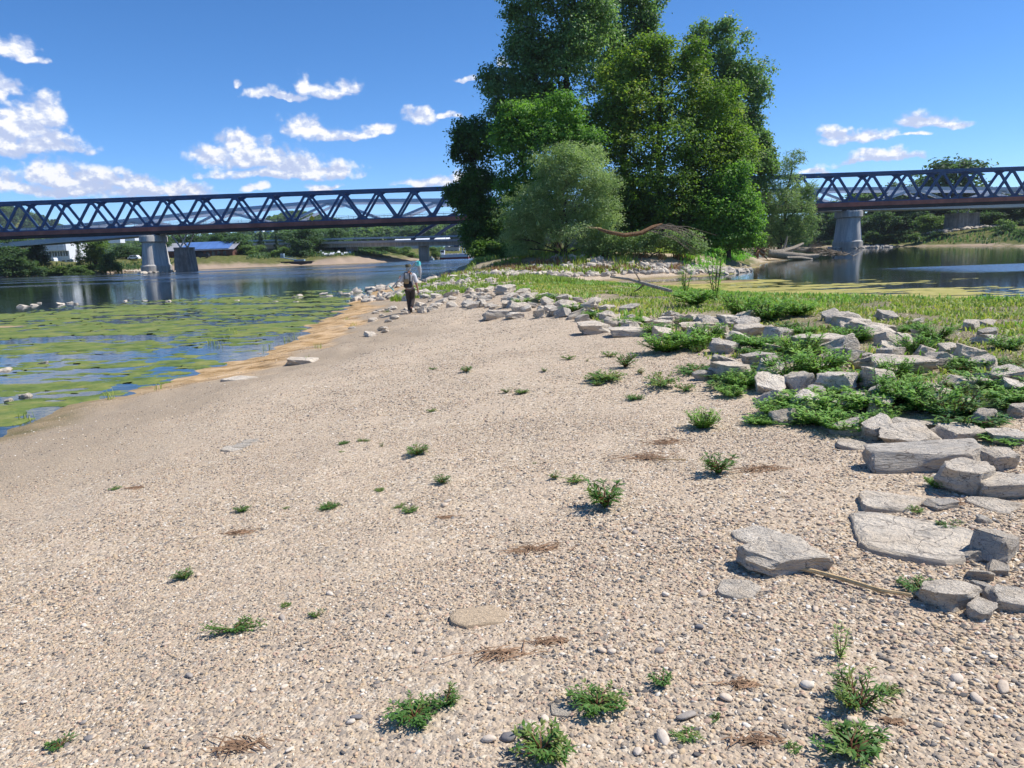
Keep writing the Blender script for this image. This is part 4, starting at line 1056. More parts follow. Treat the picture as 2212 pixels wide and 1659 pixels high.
def put_rock(me, p, dims, rz, tilt, label, group=None, sink=0.18, name='stone', cat='rock'):
    o = link(name, me); o.location = (p.x, p.y, p.z + dims[2] * (0.5 - sink))
    o.scale = dims; o.rotation_euler = (tilt[0], tilt[1], rz)
    return props(o, label, cat, group)
BIG = [  # x0, y0, x1, y1, form, turn, tilt, label
 (1890,958,2103,1026,'long',-0.12,(0.10,-0.06),'long rectangular limestone slab lying at the near edge of the weeds'),
 (2032,990,2146,1082,'R2',0.5,(0.1,0.0),'chunky broken limestone block touching the long slab'),
 (2120,1015,2236,1084,'slab',-0.2,(0.05,-0.08),'square sided block cut by the picture edge beside the chunky block'),
 (2112,962,2192,1026,'R4',0.3,(0.2,0.1),'pale stone behind the chunky broken block'),
 (1903,922,2022,972,'R5',-0.35,(0.25,0.15),'bright topped wedge of stone resting behind the long slab'),
 (1858,903,1934,960,'R6',0.6,(0.1,-0.2),'flat grey stone leaning at the left end of the long slab'),
 (2098,878,2155,938,'R7',0.9,(-0.1,0.35),'upright tilted stone block at the edge of the weeds'),
 (1924,905,2004,936,'R8',0.1,(0.05,0.1),'grey stone under the weeds behind the bright wedge'),
 (2018,912,2112,962,'slab',0.2,(0.12,0.02),'pale flat slab between the wedge and the upright block'),
 (2140,925,2225,965,'slab',-0.1,(0.1,0.0),'pale flat slab at the picture edge under the weeds'),
 (1850,1062,1988,1122,'flat',0.25,(0.02,0.03),'flat grey slab half buried in the gravel above the widest slab'),
 (1832,1112,2082,1216,'flat',-0.2,(0.02,-0.02),'widest flat slab half buried in the gravel'),
 (1604,1160,1774,1240,'R1',0.15,(0.14,0.05),'angular grey rock with a dark face beside the dry reed stalk'),
 (1595,1140,1700,1178,'flat',0.4,(0.0,0.05),'thin grey slab just behind the angular rock'),
 (1978,1248,2102,1320,'R3',0.3,(0.1,0.1),'bright pale rock with a weed growing behind it'),
 (2088,1298,2152,1340,'R9',0.7,(0.1,0.0),'small grey stone leaning on the bright pale rock'),
 (2132,1268,2230,1322,'slab',-0.35,(0.15,0.1),'grey slab at the picture edge right of the bright pale rock'),
 (2092,1140,2200,1216,'R0',0.8,(0.1,0.25),'grey faceted stone at the picture edge above the grey slab'),
 (1552,1252,1648,1292,'flat',-0.3,(0.02,0.0),'small pale flat stone sunk in gravel below the angular rock'),
 (985,1320,1108,1352,'flat',0.1,(0.02,0.05),'sandy clod lying alone in the middle of the gravel'),
 (1540,780,1618,828,'R2',0.2,(0.05,0.1),'biggest rounded boulder at the gravel edge'),
 (1628,776,1702,836,'R5',0.9,(0.15,-0.1),'dark sided stone right of the biggest boulder'),
 (1500,798,1545,826,'R7',0.3,(0.0,0.1),'small stone against the left of the biggest boulder'),
 (1710,716,1818,768,'R3',-0.1,(0.12,0.05),'white topped boulder standing out among the weeds'),
 (1853,793,1938,852,'R6',0.5,(0.1,0.2),'slanted slab with a dark end in the weeds'),
 (2043,810,2122,856,'R8',0.2,(0.05,0.1),'pale rounded boulder right of the slanted slab'),
 (1890,762,1998,816,'slab',-0.15,(0.1,-0.05),'pale flat topped rock above the slanted slab'),
 (1862,696,1925,736,'R1',0.4,(0.1,0.1),'pale block high on the grassy bank'),
 (1528,732,1594,772,'R4',-0.5,(0.1,0.2),'dark edged slab left of the white topped boulder'),
 (1590,700,1650,735,'R9',0.2,(0.1,0.0),'wide pale stone above the dark edged slab'),
 (1650,705,1715,740,'R0',0.6,(0.0,0.2),'blackened stone left of the white topped boulder'),
 (1468,696,1515,720,'R6',0.1,(0.1,0.0),'pale stone with a dark foot behind the bright weed clump'),
 (1246,694,1318,730,'R5',0.2,(0.1,0.15),'grey pyramid shaped stone at the head of the gravel'),
 (1320,704,1400,732,'slab',0.1,(0.05,0.0),'flat grey slab right of the pyramid shaped stone'),
 (1410,690,1455,715,'R2',0.7,(0.1,0.0),'pale squat stone between two weed clumps'),
 (1340,690,1385,712,'R7',0.0,(0.1,0.1),'dark fronted stone behind the flat grey slab'),
 (1046,668,1092,694,'R8',0.3,(0.0,0.1),'grey pointed stone, nearest of the small heap by the gravel'),
 (1095,674,1130,692,'R1',0.3,(0.0,0.1),'dark faced stone in the small heap by the gravel'),
 (1150,668,1190,692,'R3',0.6,(0.0,0.2),'leaning dark faced stone right of the small heap'),
 (626,768,684,792,'slab',0.1,(0.1,0.1),'lone grey stone on the sandy edge of the left water'),
 (484,812,548,830,'flat',0.1,(0.0,0.0),'pale thin slab lying on the sandy slope'),
 (478,962,520,980,'flat',0.3,(0.0,0.05),'leftmost of three pale stones sunk in the gravel slope'),
 (505,955,545,972,'flat',0.2,(0.0,0.0),'middle one of three pale stones sunk in the gravel slope'),
 (528,946,562,962,'flat',-0.2,(0.0,0.0),'rightmost of three pale stones sunk in the gravel slope'),
 (2070,858,2120,890,'R4',0.1,(0.0,0.1),'small pale stone below the rounded boulder'),
 (1935,850,1990,880,'R9',0.1,(0.1,0.1),'pale stone between weeds above the bright wedge'),
 (1800,862,1858,894,'R2',0.3,(0.1,0.0),'pale arched stone in the near weeds'),
 (1770,905,1830,940,'flat',0.1,(0.1,0.0),'low grey slab under the front of the near weeds'),
 (1810,940,1880,985,'flat',-0.3,(0.05,0.1),'grey slab sunk at the left of the long slab'),
 (2000,1080,2060,1100,'R8',0.3,(0.0,0.0),'small stone at the foot of the chunky broken block'),
 (2105,1078,2200,1108,'flat',0.0,(0.05,0.0),'pale slab in front of the square sided block'),
 (1625,860,1640,868,'R3',0.0,(0.0,0.0),'tiny pale stone left of the near weed mass'),
 (1240,1105,1275,1118,'flat',0.0,(0.0,0.0),'small flat pale stone near the bright green rosette weed'),
 (1185,1520,1235,1548,'flat',0.5,(0.0,0.0),'pale cobble beside the weed in the lower middle'),
]
big_xy = []
plain('sand_clod', (0.50, 0.385, 0.26), .95, .2, 14, .6)
for (x0, y0, x1, y1, form, rz, tilt, lab) in BIG:
    cx = (x0 + x1) / 2
    if form == 'flat':
        a, b = hit(cx, y1), hit(cx, y0); p = (a + b) / 2; wd = (x1 - x0) * mpp(p); dy = min(max(abs(b.y - a.y), .1), .85 * wd)
        p.z = hz(p.x, p.y); hh_ = min(0.05, 0.12 * wd)
        o = put_rock(FLATS[len(big_xy) % 6], p, (wd * 1.05, dy * 1.15, hh_), rz * .5, tilt, lab, sink=0.36)
    else:
        p = hit(cx, y1 - 0.28 * (y1 - y0)); wd = (x1 - x0) * mpp(p); ht = (y1 - y0) * mpp(p)
        me = LONG if form == 'long' else SLABS[len(big_xy) % 4] if form == 'slab' else ROCKS[int(form[1])]
        dp = wd * (0.42 if form == 'long' else 0.75)
        hh_ = ht * (0.72 if form != 'slab' else 0.6)
        p.z = hz(p.x, p.y)
        o = put_rock(me, p, (wd * 1.08, dp, max(hh_ * 1.1, .05)), rz, tilt, lab, sink=0.2)
    if 'clod' in lab: o.data = o.data.copy(); o.data.materials[0] = MATS['sand_clod']
    big_xy.append((p.x, p.y, wd * .55))
def in_poly(x, y, poly):
    return sdf(np.array([x]), np.array([y]), np.array(poly))[0] > 0
ORD = ['first', 'second', 'third', 'fourth', 'fifth', 'sixth', 'seventh', 'eighth', 'ninth', 'tenth', 'eleventh', 'twelfth', 'thirteenth', 'fourteenth', 'fifteenth', 'sixteenth', 'seventeenth', 'eighteenth', 'nineteenth']
TENS = {20: 'twent', 30: 'thirt', 40: 'fort', 50: 'fift'}
def ordinal(k):
    return ORD[k - 1] if k < 20 else TENS[k // 10 * 10] + ('ieth' if k % 10 == 0 else 'y-' + ORD[k % 10 - 1])
def number(objs, phrase):
    """tell alike stones apart by their order across the picture"""
    def sx(o):
        c = CAM_ROT.transposed() @ (Vector(o.location) - Vector((0, 0, CAMZ))); return c.x / -c.z
    for k, o in enumerate(sorted(objs, key=sx)): o['label'] = ordinal(k + 1) + ' stone from the left ' + phrase
def scatter(poly_px, n, w0, w1, label, group, seed, flatness=(.35, .65), meshes=None, avoid=True, clear=0.75, name='stone'):
    """loose stones inside an image outline, laid on the ground they are seen on"""
    r = random.Random(seed); xs = [p[0] for p in poly_px]; ys = [p[1] for p in poly_px]; out = []; tries = 0
    while len(out) < n and tries < n * 30:
        tries += 1
        x, y = r.uniform(min(xs), max(xs)), r.uniform(min(ys), max(ys))
        if not in_poly(x, y, poly_px): continue
        p = hit(x, y); wd = r.uniform(w0, w1) * (1 if r.random() < .8 else 1.35)
        if any((p.x - a) ** 2 + (p.y - b) ** 2 < (clear * (wd * .5 + c)) ** 2 for a, b, c in big_xy): continue
        big_xy.append((p.x, p.y, wd * .5))
        d = (wd * r.uniform(.8, 1.25), wd * r.uniform(.6, 1.0), wd * r.uniform(*flatness))
        out.append(put_rock(r.choice(meshes or ROCKS), Vector((p.x, p.y, hz(p.x, p.y))), d, r.uniform(0, 6.28), (r.uniform(-.35, .35), r.uniform(-.35, .35)), label, group, r.uniform(.15, .38), name))
    return out
scatter([(880,650),(905,612),(1000,596),(1060,600),(1120,640),(1260,650),(1330,672),(1250,690),(1100,668),(960,668),(850,690)], 150, .24, .5, 'angular pale riprap stone in the bank beside the walking person', 'riprap stones heaped beside the person', 1, meshes=ROCKS, clear=.62)
number(scatter([(1120,640),(1320,665),(1500,690),(1650,700),(1600,740),(1430,735),(1240,690),(1110,668)], 44, .22, .46, 'pale angular stone along the upper edge of the gravel', 'stones along the upper gravel edge', 2, meshes=ROCKS, clear=.7), 'along the upper edge of the gravel')
number(scatter([(1500,720),(1700,690),(1990,690),(2010,800),(1880,850),(1640,850),(1560,790)], 34, .2, .42, 'pale limestone stone among the weeds of the stony bank', 'stones among the weeds', 3, clear=.72), 'among the weeds of the stony bank')
number(scatter([(1620,860),(1900,850),(2212,850),(2212,960),(2010,960),(1840,940),(1700,920)], 14, .18, .34, 'stone showing through the nearest weeds of the bank', 'stones under the nearest weeds', 4, clear=.7), 'showing through the nearest weeds')
number(scatter([(1990,690),(2212,700),(2212,850),(2010,830)], 12, .22, .4, 'pale stone scattered in the dry grass of the far bank side', 'stones in the dry grass', 6), 'in the dry grass before the pool')
number(scatter([(1990,1090),(2212,1080),(2212,1360),(2150,1400),(2060,1240),(2100,1120)], 6, .06, .13, 'small broken stone on the gravel at the picture edge', 'small broken stones at the edge', 7), 'of the small broken ones at the picture edge')
number(scatter([(770,690),(860,660),(905,668),(880,700),(800,730),(740,720)], 14, .18, .36, 'pale flat stone on the lime crusted shore behind the person', 'stones on the crusted shore', 8, (.25, .45)), 'on the lime crusted shore behind the person')
# stones standing in the shallow water
def water_stones(pts, label, group, seed):
    r = random.Random(seed); out = []
    for (x, y, wp) in pts:
        p = onz(x, y); wd = wp * mpp(p)
        out.append(put_rock(r.choice(ROCKS), Vector((p.x, p.y, -.06)), (wd, wd * .7, max(.16, wd * .4)), r.uniform(0, 6), (r.uniform(-.2, .2), r.uniform(-.2, .2)), label, group, .25))
    number(out, label)
water_stones([(75,660,16),(85,655,12),(50,663,20),(130,658,18),(150,655,14),(165,657,12),(270,651,12),(313,650,12),(365,651,14),(432,650,9),(512,650,10),(595,652,14),(635,643,10),(648,640,18),(640,653,12),(700,637,22),(712,640,14),(745,638,22),(735,632,10),(800,636,8),(820,635,9),(875,630,8),(905,626,14)], 'breaking the surface of the river shallows', 'stones standing in the river', 9)
water_stones([(92,1475*.0+ 1187*.0+ 787,22),(12,800,30),(55,857,26),(20,868,18)], 'in the near algae by the picture edge', 'stones in the near algae', 10)

# riprap round the island and the pier feet: past the first three hundred stones, one mass
def rubble(name, label, pts, seed, mat='limestone', parent=None):
    r = random.Random(seed); V, F, T = [], [], []; o = 0
    src = []
    for me in SMALL:
        v = np.zeros(len(me.vertices) * 3); me.vertices.foreach_get('co', v); me.calc_loop_triangles()
        tr_ = np.zeros(len(me.loop_triangles) * 3, int); me.loop_triangles.foreach_get('vertices', tr_)
        src.append((v.reshape(-1, 3), tr_.reshape(-1, 3)))
    for (x, y, z, wd) in pts:
        v, f = r.choice(src)
        M = np.array(Matrix.Rotation(r.uniform(0, 6.28), 3, 'Z') @ Matrix.Rotation(r.uniform(-.5, .5), 3, 'X') @ Matrix.Rotation(r.uniform(-.5, .5), 3, 'Y'))
        vv = (v * np.array([wd * r.uniform(.8, 1.3), wd * r.uniform(.6, 1), wd * r.uniform(.4, .8)])) @ M.T + np.array([x, y, z + wd * .12])
        V.append(vv); F.append(f + o); T.append(np.full(len(vv), r.random())); o += len(vv)
    me = mesh_np(name, np.concatenate(V), None, np.concatenate(F), tint=np.concatenate(T))
    ob = link(name, me, mat, parent); return props(ob, label, None, None, 'stuff')
m, t = material('riprap')
a = t.n('ShaderNodeAttribute', {'attribute_name': 'tint'}).outputs['Fac']; n = t.noise(t.pos(), 3.5, 5, .65)
c = t.ramp(a, [(0, (.34, .31, .27)), (.4, (.5, .44, .36)), (1, (.66, .58, .47))])
t.out(t.bsdf(t.mix(t.rng(n, .4, .7, 0, .6), c, (.22, .195, .17)), .92, t.bump(n, .6, .05), .15))
r = random.Random(31); pts = []
ILINE = [W(*p) for p in [(960,597),(1010,588),(1060,580)]]
def along(line, n, off0, off1, w0, w1, zoff=0.0):
    line = [Vector((a, b, 0)) for a, b in line]; seg = [(line[i + 1] - line[i]).length for i in range(len(line) - 1)]; tot = sum(seg)
    for _ in range(n):
        d = r.uniform(0, tot); i = 0
        while d > seg[i] and i < len(seg) - 1: d -= seg[i]; i += 1
        t_ = (line[i + 1] - line[i]).normalized(); nn_ = Vector((-t_.y, t_.x, 0)); p = line[i] + t_ * d + nn_ * r.uniform(off0, off1)
        pts.append((p.x, p.y, hz(p.x, p.y) + zoff, r.uniform(w0, w1)))
along([(-4.5, 60), (-1, 57.5), (4, 58.2), (6.5, 60), (10, 61.2), (14, 61.5), (17, 61.9), (19.5, 64.5), (21, 68)], 620, -.6, 3.6, .28, .62)
along([(-9, 52), (-7.6, 62), (-6, 75), (-4.5, 92), (-3.5, 112)], 330, -.3, 2.2, .35, .75)
along([(-5, 62), (3, 63), (8, 66)], 160, -1.5, 3.0, .3, .7)
along([(-8.0, 46), (-6.5, 40), (-4.0, 45), (-3.0, 52)], 150, -1.6, 1.6, .25, .5)
rubble('riprap', 'grey and pale riprap stones lining the foot of the island', pts, 3, 'riprap')
for s_, ofs, n_, spread, lab in ((0, 0, 60, (3.5, 6.5), 'rubble heaped round the foot of the left concrete pier'), (20 * BAY, 0, 140, (7.5, 5.5), 'rubble islet round the foot of the right concrete pier'), (10 * BAY, 0, 70, (4, 6), 'rubble round the foot of the pier hidden behind the island')):
    pts = []
    o_ = BP(s_, 0, 0)
    for _ in range(n_):
        a = r.uniform(0, 6.28); q_ = r.uniform(.45, 1)
        p = o_ + ux * (math.cos(a) * spread[0] * q_ + (2.5 if n_ == 140 else 0)) + un * (math.sin(a) * spread[1] * q_ - 1.0)
        pts.append((p.x, p.y, .25 - .35 * q_, r.uniform(.5, 1.1)))
    rubble('pier_rubble', lab, pts, int(s_) + 5, 'riprap')
pts = []
for _ in range(170):
    a = r.uniform(0, 6.28); q_ = r.random() ** .6; p = RP(sR, 0, 0) + ux * (math.cos(a) * 11 * q_ + 1) + un * (math.sin(a) * 7.5 * q_ - 2)
    pts.append((p.x, p.y, max(hz(p.x, p.y), 0) + 0.35 * (1 - q_), r.uniform(.5, 1.1)))
rubble('pier_rubble', 'dark rubble heap at the foot of the old stone pier', pts, 77, 'riprap')
pts = []
for _ in range(420):
    x = r.uniform(-150, -92); k = np.interp(x, [-150, -123, -100, -85], [175, 186.4, 207, 205]); pts.append((x, k + r.uniform(0, 5), hz(x, k + 2) * .5, r.uniform(.35, .9)))
rubble('bank_stones', 'pale stones along the far river bank below the dark trees', pts, 78, 'riprap')

# ------------------------------------------------------------------ gravel: loose pebbles lying on the bar
def pebble_mesh(name, seed, ang=False):
    rnd = random.Random(seed); bm = bmesh.new(); bmesh.ops.create_icosphere(bm, subdivisions=1 if not ang else 2, radius=.5)
    sx, sy, sz_ = rnd.uniform(.85, 1.3), rnd.uniform(.5, .85), rnd.uniform(.22, .45)
    for v in bm.verts:
        k = 1 + .34 * (rnd.random() - .5); v.co = Vector((v.co.x * sx * k, v.co.y * sy * k, v.co.z * sz_ * k))
    me = bpy.data.meshes.new(name); bm.to_mesh(me); bm.free()
    me.polygons.foreach_set('use_smooth', np.ones(len(me.polygons), bool)); return me
PEBS = []
for i in range(8):
    me = pebble_mesh('pebble%d' % i, 500 + i, i % 4 == 0); me.materials.append(MATS['pebble']); PEBS.append(me)
rng = np.random.default_rng(17)
def cone_pts(y0, y1, n, lo=-.75, hi=.75):
    """points between two distances in front of the viewer, a little wider than the view"""
    y = np.sqrt(rng.random(n) * (y1 ** 2 - y0 ** 2) + y0 ** 2); return rng.uniform(lo, hi, n) * (y + .6), y
px_, py_, ps_ = [], [], []
for (y0, y1, n, s0, s1) in [(1.2, 4.2, 90000, .006, .023), (4.2, 8, 150000, .0075, .025), (8, 14, 115000, .012, .034), (14, 24, 60000, .02, .045), (24, 36, 40000, .03, .055)]:
    x, y = cone_pts(y0, y1, n); px_.append(x); py_.append(y); ps_.append(s0 + (s1 - s0) * rng.random(n) ** 3.2)
x, y, s = np.concatenate(px_), np.concatenate(py_), np.concatenate(ps_)
z = qheight(x, y); dA_ = sdf(x, y, BAR)
sandy = sstep(5.4, 3.0, dA_ + 1.5 * (fbm(x / 2, y / 2, 51, 3) - .5)) * (x < 0)
thick = fbm(x / .55, y / .55, 91, 3)
coarse = np.clip(0.8 + .6 * (fbm(x / 1.4, y / 1.4, 92, 3) - .5) + .5 * sstep(-1.5, 3.0, x) * sstep(8, 3, y), .5, 1.6)
ok = (dA_ > .4) & (rng.random(len(x)) > .85 * sandy) & (rng.random(len(x)) < .1 + 1.9 * sstep(.25, .75, .55 * thick + .45 * fbm(x / 1.9, y / 1.9, 93, 3)))
for (bx_, by_, br_) in big_xy[:len(BIG)]:
    ok &= ((x - bx_) ** 2 + (y - by_) ** 2) > (br_ * .42) ** 2
x, y, z, s, coarse = x[ok], y[ok], z[ok], s[ok], coarse[ok]; s = s * coarse
pm = bpy.data.meshes.new('gravel'); pm.vertices.add(len(x)); pm.vertices.foreach_set('co', np.stack([x, y, z + s * .02], -1).astype(np.float32).ravel())
a = pm.attributes.new('sz', 'FLOAT', 'POINT'); a.data.foreach_set('value', (s * 1.25).astype(np.float32))
a = pm.attributes.new('tint', 'FLOAT', 'POINT'); a.data.foreach_set('value', np.clip(rng.normal(.45, .33, len(x)), 0, 1).astype(np.float32))
gravel = props(link('gravel', pm), 'loose tan and grey river gravel covering the bar', None, None, 'stuff')
instancer(gravel, PEBS, 'sz', 0.5)
# the larger cobbles one can pick out
COB = [pebble_mesh('cobble%d' % i, 600 + i, True) for i in range(5)]
for me in COB: me.materials.append(MATS['cobble'])
r = random.Random(44)
cob_px = [(r.uniform(20, 2190), 1040 + 600 * r.random() ** .8) for _ in range(70)]
for (cx, cy) in cob_px:
    p = hit(cx, cy); wd = r.uniform(.04, .07) if cx > 900 else r.uniform(.03, .05)
    if any((p.x - a_) ** 2 + (p.y - b_) ** 2 < (c_ + .03) ** 2 for a_, b_, c_ in big_xy): continue
    o = link('cobble', r.choice(COB)); o.location = (p.x, p.y, hz(p.x, p.y) + wd * .12); o.scale = (wd, wd, wd * r.uniform(.8, 1.1)); o.rotation_euler = (r.uniform(-.3, .3), r.uniform(-.3, .3), r.uniform(0, 6.28))
    props(o, 'smooth river cobble a little larger than the gravel around it', 'cobble', 'larger cobbles in the gravel')
# ------------------------------------------------------------------ herbs on the gravel and the bank
def lance(V, F, T, base, d, up, L, wd, tint, fold=.18, curl=.25):
    """one lance-shaped leaf: four triangles"""
    side = d.cross(up).normalized(); o = len(V)
    p1 = base + d * (L * .35) + up * (L * .05); p2 = base + d * (L * .7) - up * (L * curl * .25); tip = base + d * L - up * (L * curl * .7)
    V += [base, p1 + side * wd * .5 + up * wd * fold, p1 - side * wd * .5 + up * wd * fold, p2 + side * wd * .38 + up * wd * fold * .5, p2 - side * wd * .38 + up * wd * fold * .5, tip]
    F += [(o, o + 1, o + 2), (o + 1, o + 3, o + 4), (o + 1, o + 4, o + 2), (o + 3, o + 5, o + 4)]; T += [tint] * 6
def herb(seed, stems, spread, height_, leaf, lw, nl, upright=0.3, elong=1.0):
    """a herb of unit footprint: stems running out from the root with alternate leaves. returns leaf mesh, stem mesh"""
    r = random.Random(seed); V, F, T = [], [], []; mb = MB()
    for i in range(stems):
        a = r.uniform(0, 6.283); L = spread * r.uniform(.45, 1.0)
        dr = Vector((math.cos(a) * elong, math.sin(a), 0)); h = height_ * r.uniform(.5, 1.15)
        path = []
        for k in range(5):
            f = k / 4
            path.append(dr * (L * f * (1 - upright * .4 * f)) + Vector((0, 0, h * (f ** (1.0 if upright > .5 else .55)) * (1 - .25 * f * (1 - upright)))) + Vector((r.uniform(-1, 1), r.uniform(-1, 1), 0)) * .04 * spread)
        mb.tube(path, [leaf * .055, leaf * .05, leaf * .045, leaf * .035, leaf * .02], 3, cap=False)
        tn = r.random() * .6
        for j in range(nl):
            f = (j + r.uniform(.2, .8)) / nl * .95 + .05; k = min(int(f * 4), 3); p = path[k].lerp(path[k + 1], f * 4 - k)
            t_ = (path[k + 1] - path[k]).normalized(); b = a + (1 if j % 2 else -1) * r.uniform(.5, 1.3)
            d = (Vector((math.cos(b), math.sin(b), r.uniform(-.1, .55))) + t_ * .5).normalized()
            up = (Vector((0, 0, 1)) - d * d.z + Vector((r.uniform(-.4, .4), r.uniform(-.4, .4), 0))).normalized()
            l = leaf * r.uniform(.6, 1.15) * (1 - .35 * f)
            lance(V, F, T, p, d, up, l, l * lw, min(1, tn + r.random() * .45))
        # tuft at the tip
        for j in range(3):
            b = r.uniform(0, 6.28); d = (Vector((math.cos(b), math.sin(b), .9))).normalized(); up = Vector((-d.x * .6, -d.y * .6, .7)).normalized()
            lance(V, F, T, path[-1], d, up, leaf * .6, leaf * .6 * lw, min(1, tn + .3))
    me = mesh_np('leaves', [tuple(v) for v in V], None, F, tint=T)
    return me, mb.mesh('stems')
def protos_of(lst, mat, stem):
    out = []
    for a in lst:
        l, s = herb(*a); l.materials.append(MATS[mat]); s.materials.append(MATS[stem]); out.append((l, s))
    return out
LOW = protos_of([(1, 46, .5, .26, .16, .30, 8, .25), (2, 38, .5, .3, .18, .28, 7, .3), (3, 52, .5, .2, .15, .33, 8, .2), (4, 32, .5, .34, .21, .26, 7, .4), (5, 22, .5, .4, .24, .2, 8, .5), (6, 40, .5, .22, .12, .42, 9, .2, 1.5), (7, 18, .55, .3, .2, .34, 6, .3, .6), (8, 28, .5, .5, .17, .22, 9, .6)], 'leaf_weed', 'stem_red')
SPARSE = protos_of([(11, 14, .5, .24, .24, .28, 6, .3), (12, 16, .5, .32, .22, .26, 6, .5), (13, 9, .45, .5, .22, .26, 7, .7)], 'leaf_weed', 'stem_red')
BUSH = protos_of([(21, 64, .5, .42, .15, .26, 11, .6), (22, 72, .5, .34, .14, .3, 11, .5), (23, 60, .5, .52, .16, .22, 12, .7)], 'leaf_herb', 'stem')
TALL = protos_of([(31, 7, .35, 1.0, .2, .17, 16, .9), (32, 5, .3, 1.05, .22, .15, 18, .95)], 'leaf_herb', 'stem')
def plant(pr, p, wd, ht, rz, label, group, name='weed_plant', cat='plant', sy=1.0, nat_h=None):
    o = empty(name, (p.x, p.y, p.z - .005), rz); o.scale = (wd, wd * sy, ht)
    link('leaves', pr[0], None, o); link('stems', pr[1], None, o)
    return props(o, label, cat, group)
WEEDS = [  # x, base y, width, family, index, look
 (935,802,24,'S',0,'tiny weed left of the man-high stones, highest on the open gravel, leftmost'),(1007,808,38,'L',2,'low weed on the upper gravel, right of the tiny one'),
 (1127,854,32,'L',0,'small round weed, right one of a pair on the upper gravel'),(1095,852,30,'S',1,'small thin weed, left one of a pair on the upper gravel'),
 (933,892,24,'S',0,'tiny lone weed above the left row of gravel weeds'),(1175,806,28,'S',1,'thin upright little weed near the upper gravel edge'),
 (742,962,28,'L',2,'tiny weed left of its twin in the middle gravel'),(785,956,24,'L',1,'tiny weed right of its twin in the middle gravel'),
 (738,978,14,'S',0,'speck of a seedling under the tiny twin weeds'),(826,967,20,'S',2,'sparse seedling left of the grassy weed'),
 (900,990,66,'L',3,'grassy weed tuft left of centre on the middle gravel'),(955,1048,40,'L',0,'small dense weed below the grassy tuft'),
 (820,1063,26,'L',2,'very small weed left of the small dense one'),(1240,1048,56,'S',0,'thin spreading bluish weed right of the picture centre'),
 (1200,1038,38,'S',1,'thin weed touching the spreading bluish one'),(250,1060,28,'S',0,'withered little weed far over on the left slope'),
 (522,1110,42,'L',3,'leafy seedling clump on the left gravel slope'),(617,1101,20,'S',0,'speck of a weed between two clumps on the left slope'),
 (709,1104,52,'L',2,'flat wide weed on the left gravel slope'),(865,1098,32,'L',1,'upper one of two touching weeds left of centre'),
 (885,1110,40,'L',0,'lower one of two touching weeds left of centre'),(1307,1108,116,'L',0,'bright green rosette weed, roundest on the gravel'),
 (395,1256,54,'L',3,'curled weed alone on the left gravel'),(505,1374,95,'L',1,'bushy weed with one tall shoot, lower left'),
 (617,1312,30,'L',2,'small weed right of the tall shoot weed'),(684,1336,40,'S',1,'small spiky weed farther right of the tall shoot weed'),
 (895,1565,120,'L',0,'long green weed mat in the lower middle, left end'),(960,1530,90,'L',3,'long green weed mat in the lower middle, right end'),
 (1290,1545,140,'L',0,'broad leafy weed above the bottom middle one'),(1430,1490,86,'L',2,'flat green weed right of the broad leafy one'),
 (1170,1650,170,'L',1,'big weed at the bottom picture edge in the middle'),(1485,1604,76,'S',0,'bluish sparse weed near the bottom'),
 (1545,1560,44,'S',1,'thin weed up right of the bluish sparse one'),(1710,1624,46,'S',0,'small rosette at the bottom, left of the corner weeds'),
 (1840,1650,170,'L',1,'lush weed at the bottom right picture edge'),(1855,1548,180,'L',3,'wide reddish stemmed weed above the lush corner weed'),
 (1920,1500,60,'L',1,'weed with dead stalks beside the wide reddish one'),(1815,1432,84,'T',0,'upright sparse weed with bare stalks, lower right'),
 (1985,1285,84,'L',0,'green weed growing behind the bright pale rock'),(130,1620,66,'S',1,'flattened weed in the lower left corner'),
 (1520,935,84,'B',0,'upright bushy weed on the gravel right of centre'),(1553,1036,104,'L',0,'dense dark weed beside the brown dead tuft'),
 (1310,832,96,'L',2,'left weed of the cluster below the stony edge'),(1350,802,66,'L',0,'top weed of the cluster below the stony edge'),
 (1385,812,36,'S',1,'thin weed right of the top one in the cluster'),(1430,846,110,'L',1,'widest weed of the cluster below the stony edge'),
 (1370,868,42,'L',0,'lowest weed of the cluster below the stony edge'),(1480,852,60,'L',2,'right end weed of the cluster below the stony edge'),
 (1228,780,32,'S',0,'dull flat weed above the cluster'),(1268,783,16,'S',2,'brownish seedling above the cluster'),
 (1315,776,44,'S',0,'flat withered weed above the cluster'),(2020,1060,60,'B',1,'weed squeezed under the chunky broken block'),
 (1155,1004,16,'S',2,'single shoot right of centre'),(1290,838,40,'L',2,'small weed at the left tip of the cluster'),
 (2050,1150,60,'S',1,'sprig beside the root in the right gravel'),(1975,1110,40,'S',0,'sprig at the corner of the flat grey slab'),
]
rp = random.Random(9)
weed_xy = []
for (x, y, wpx, fam, i, lab) in WEEDS:
    lab = lab.replace('man-high stones, highest on the open gravel, leftmost', 'low one on the upper gravel')
    p = hit(x, y - .12 * wpx); p.z = hz(p.x, p.y); wd = wpx * mpp(p) * 1.2
    i = (i + 4 * (len(weed_xy) % 2)) if fam == 'L' else i
    pr = {'L': LOW, 'S': SPARSE, 'B': BUSH, 'T': TALL}[fam][i % {'L': 8, 'S': 3, 'B': 3, 'T': 2}[fam]]
    ht = wd * {'L': .8, 'S': .8, 'B': 1.15, 'T': .95}[fam]
    weed_xy.append((p.x, p.y, wd))
    plant(pr, p, wd, ht * rp.uniform(.75, 1.15), rp.uniform(0, 6.28), lab, 'weeds on the gravel', sy=rp.uniform(.65, 1.1))
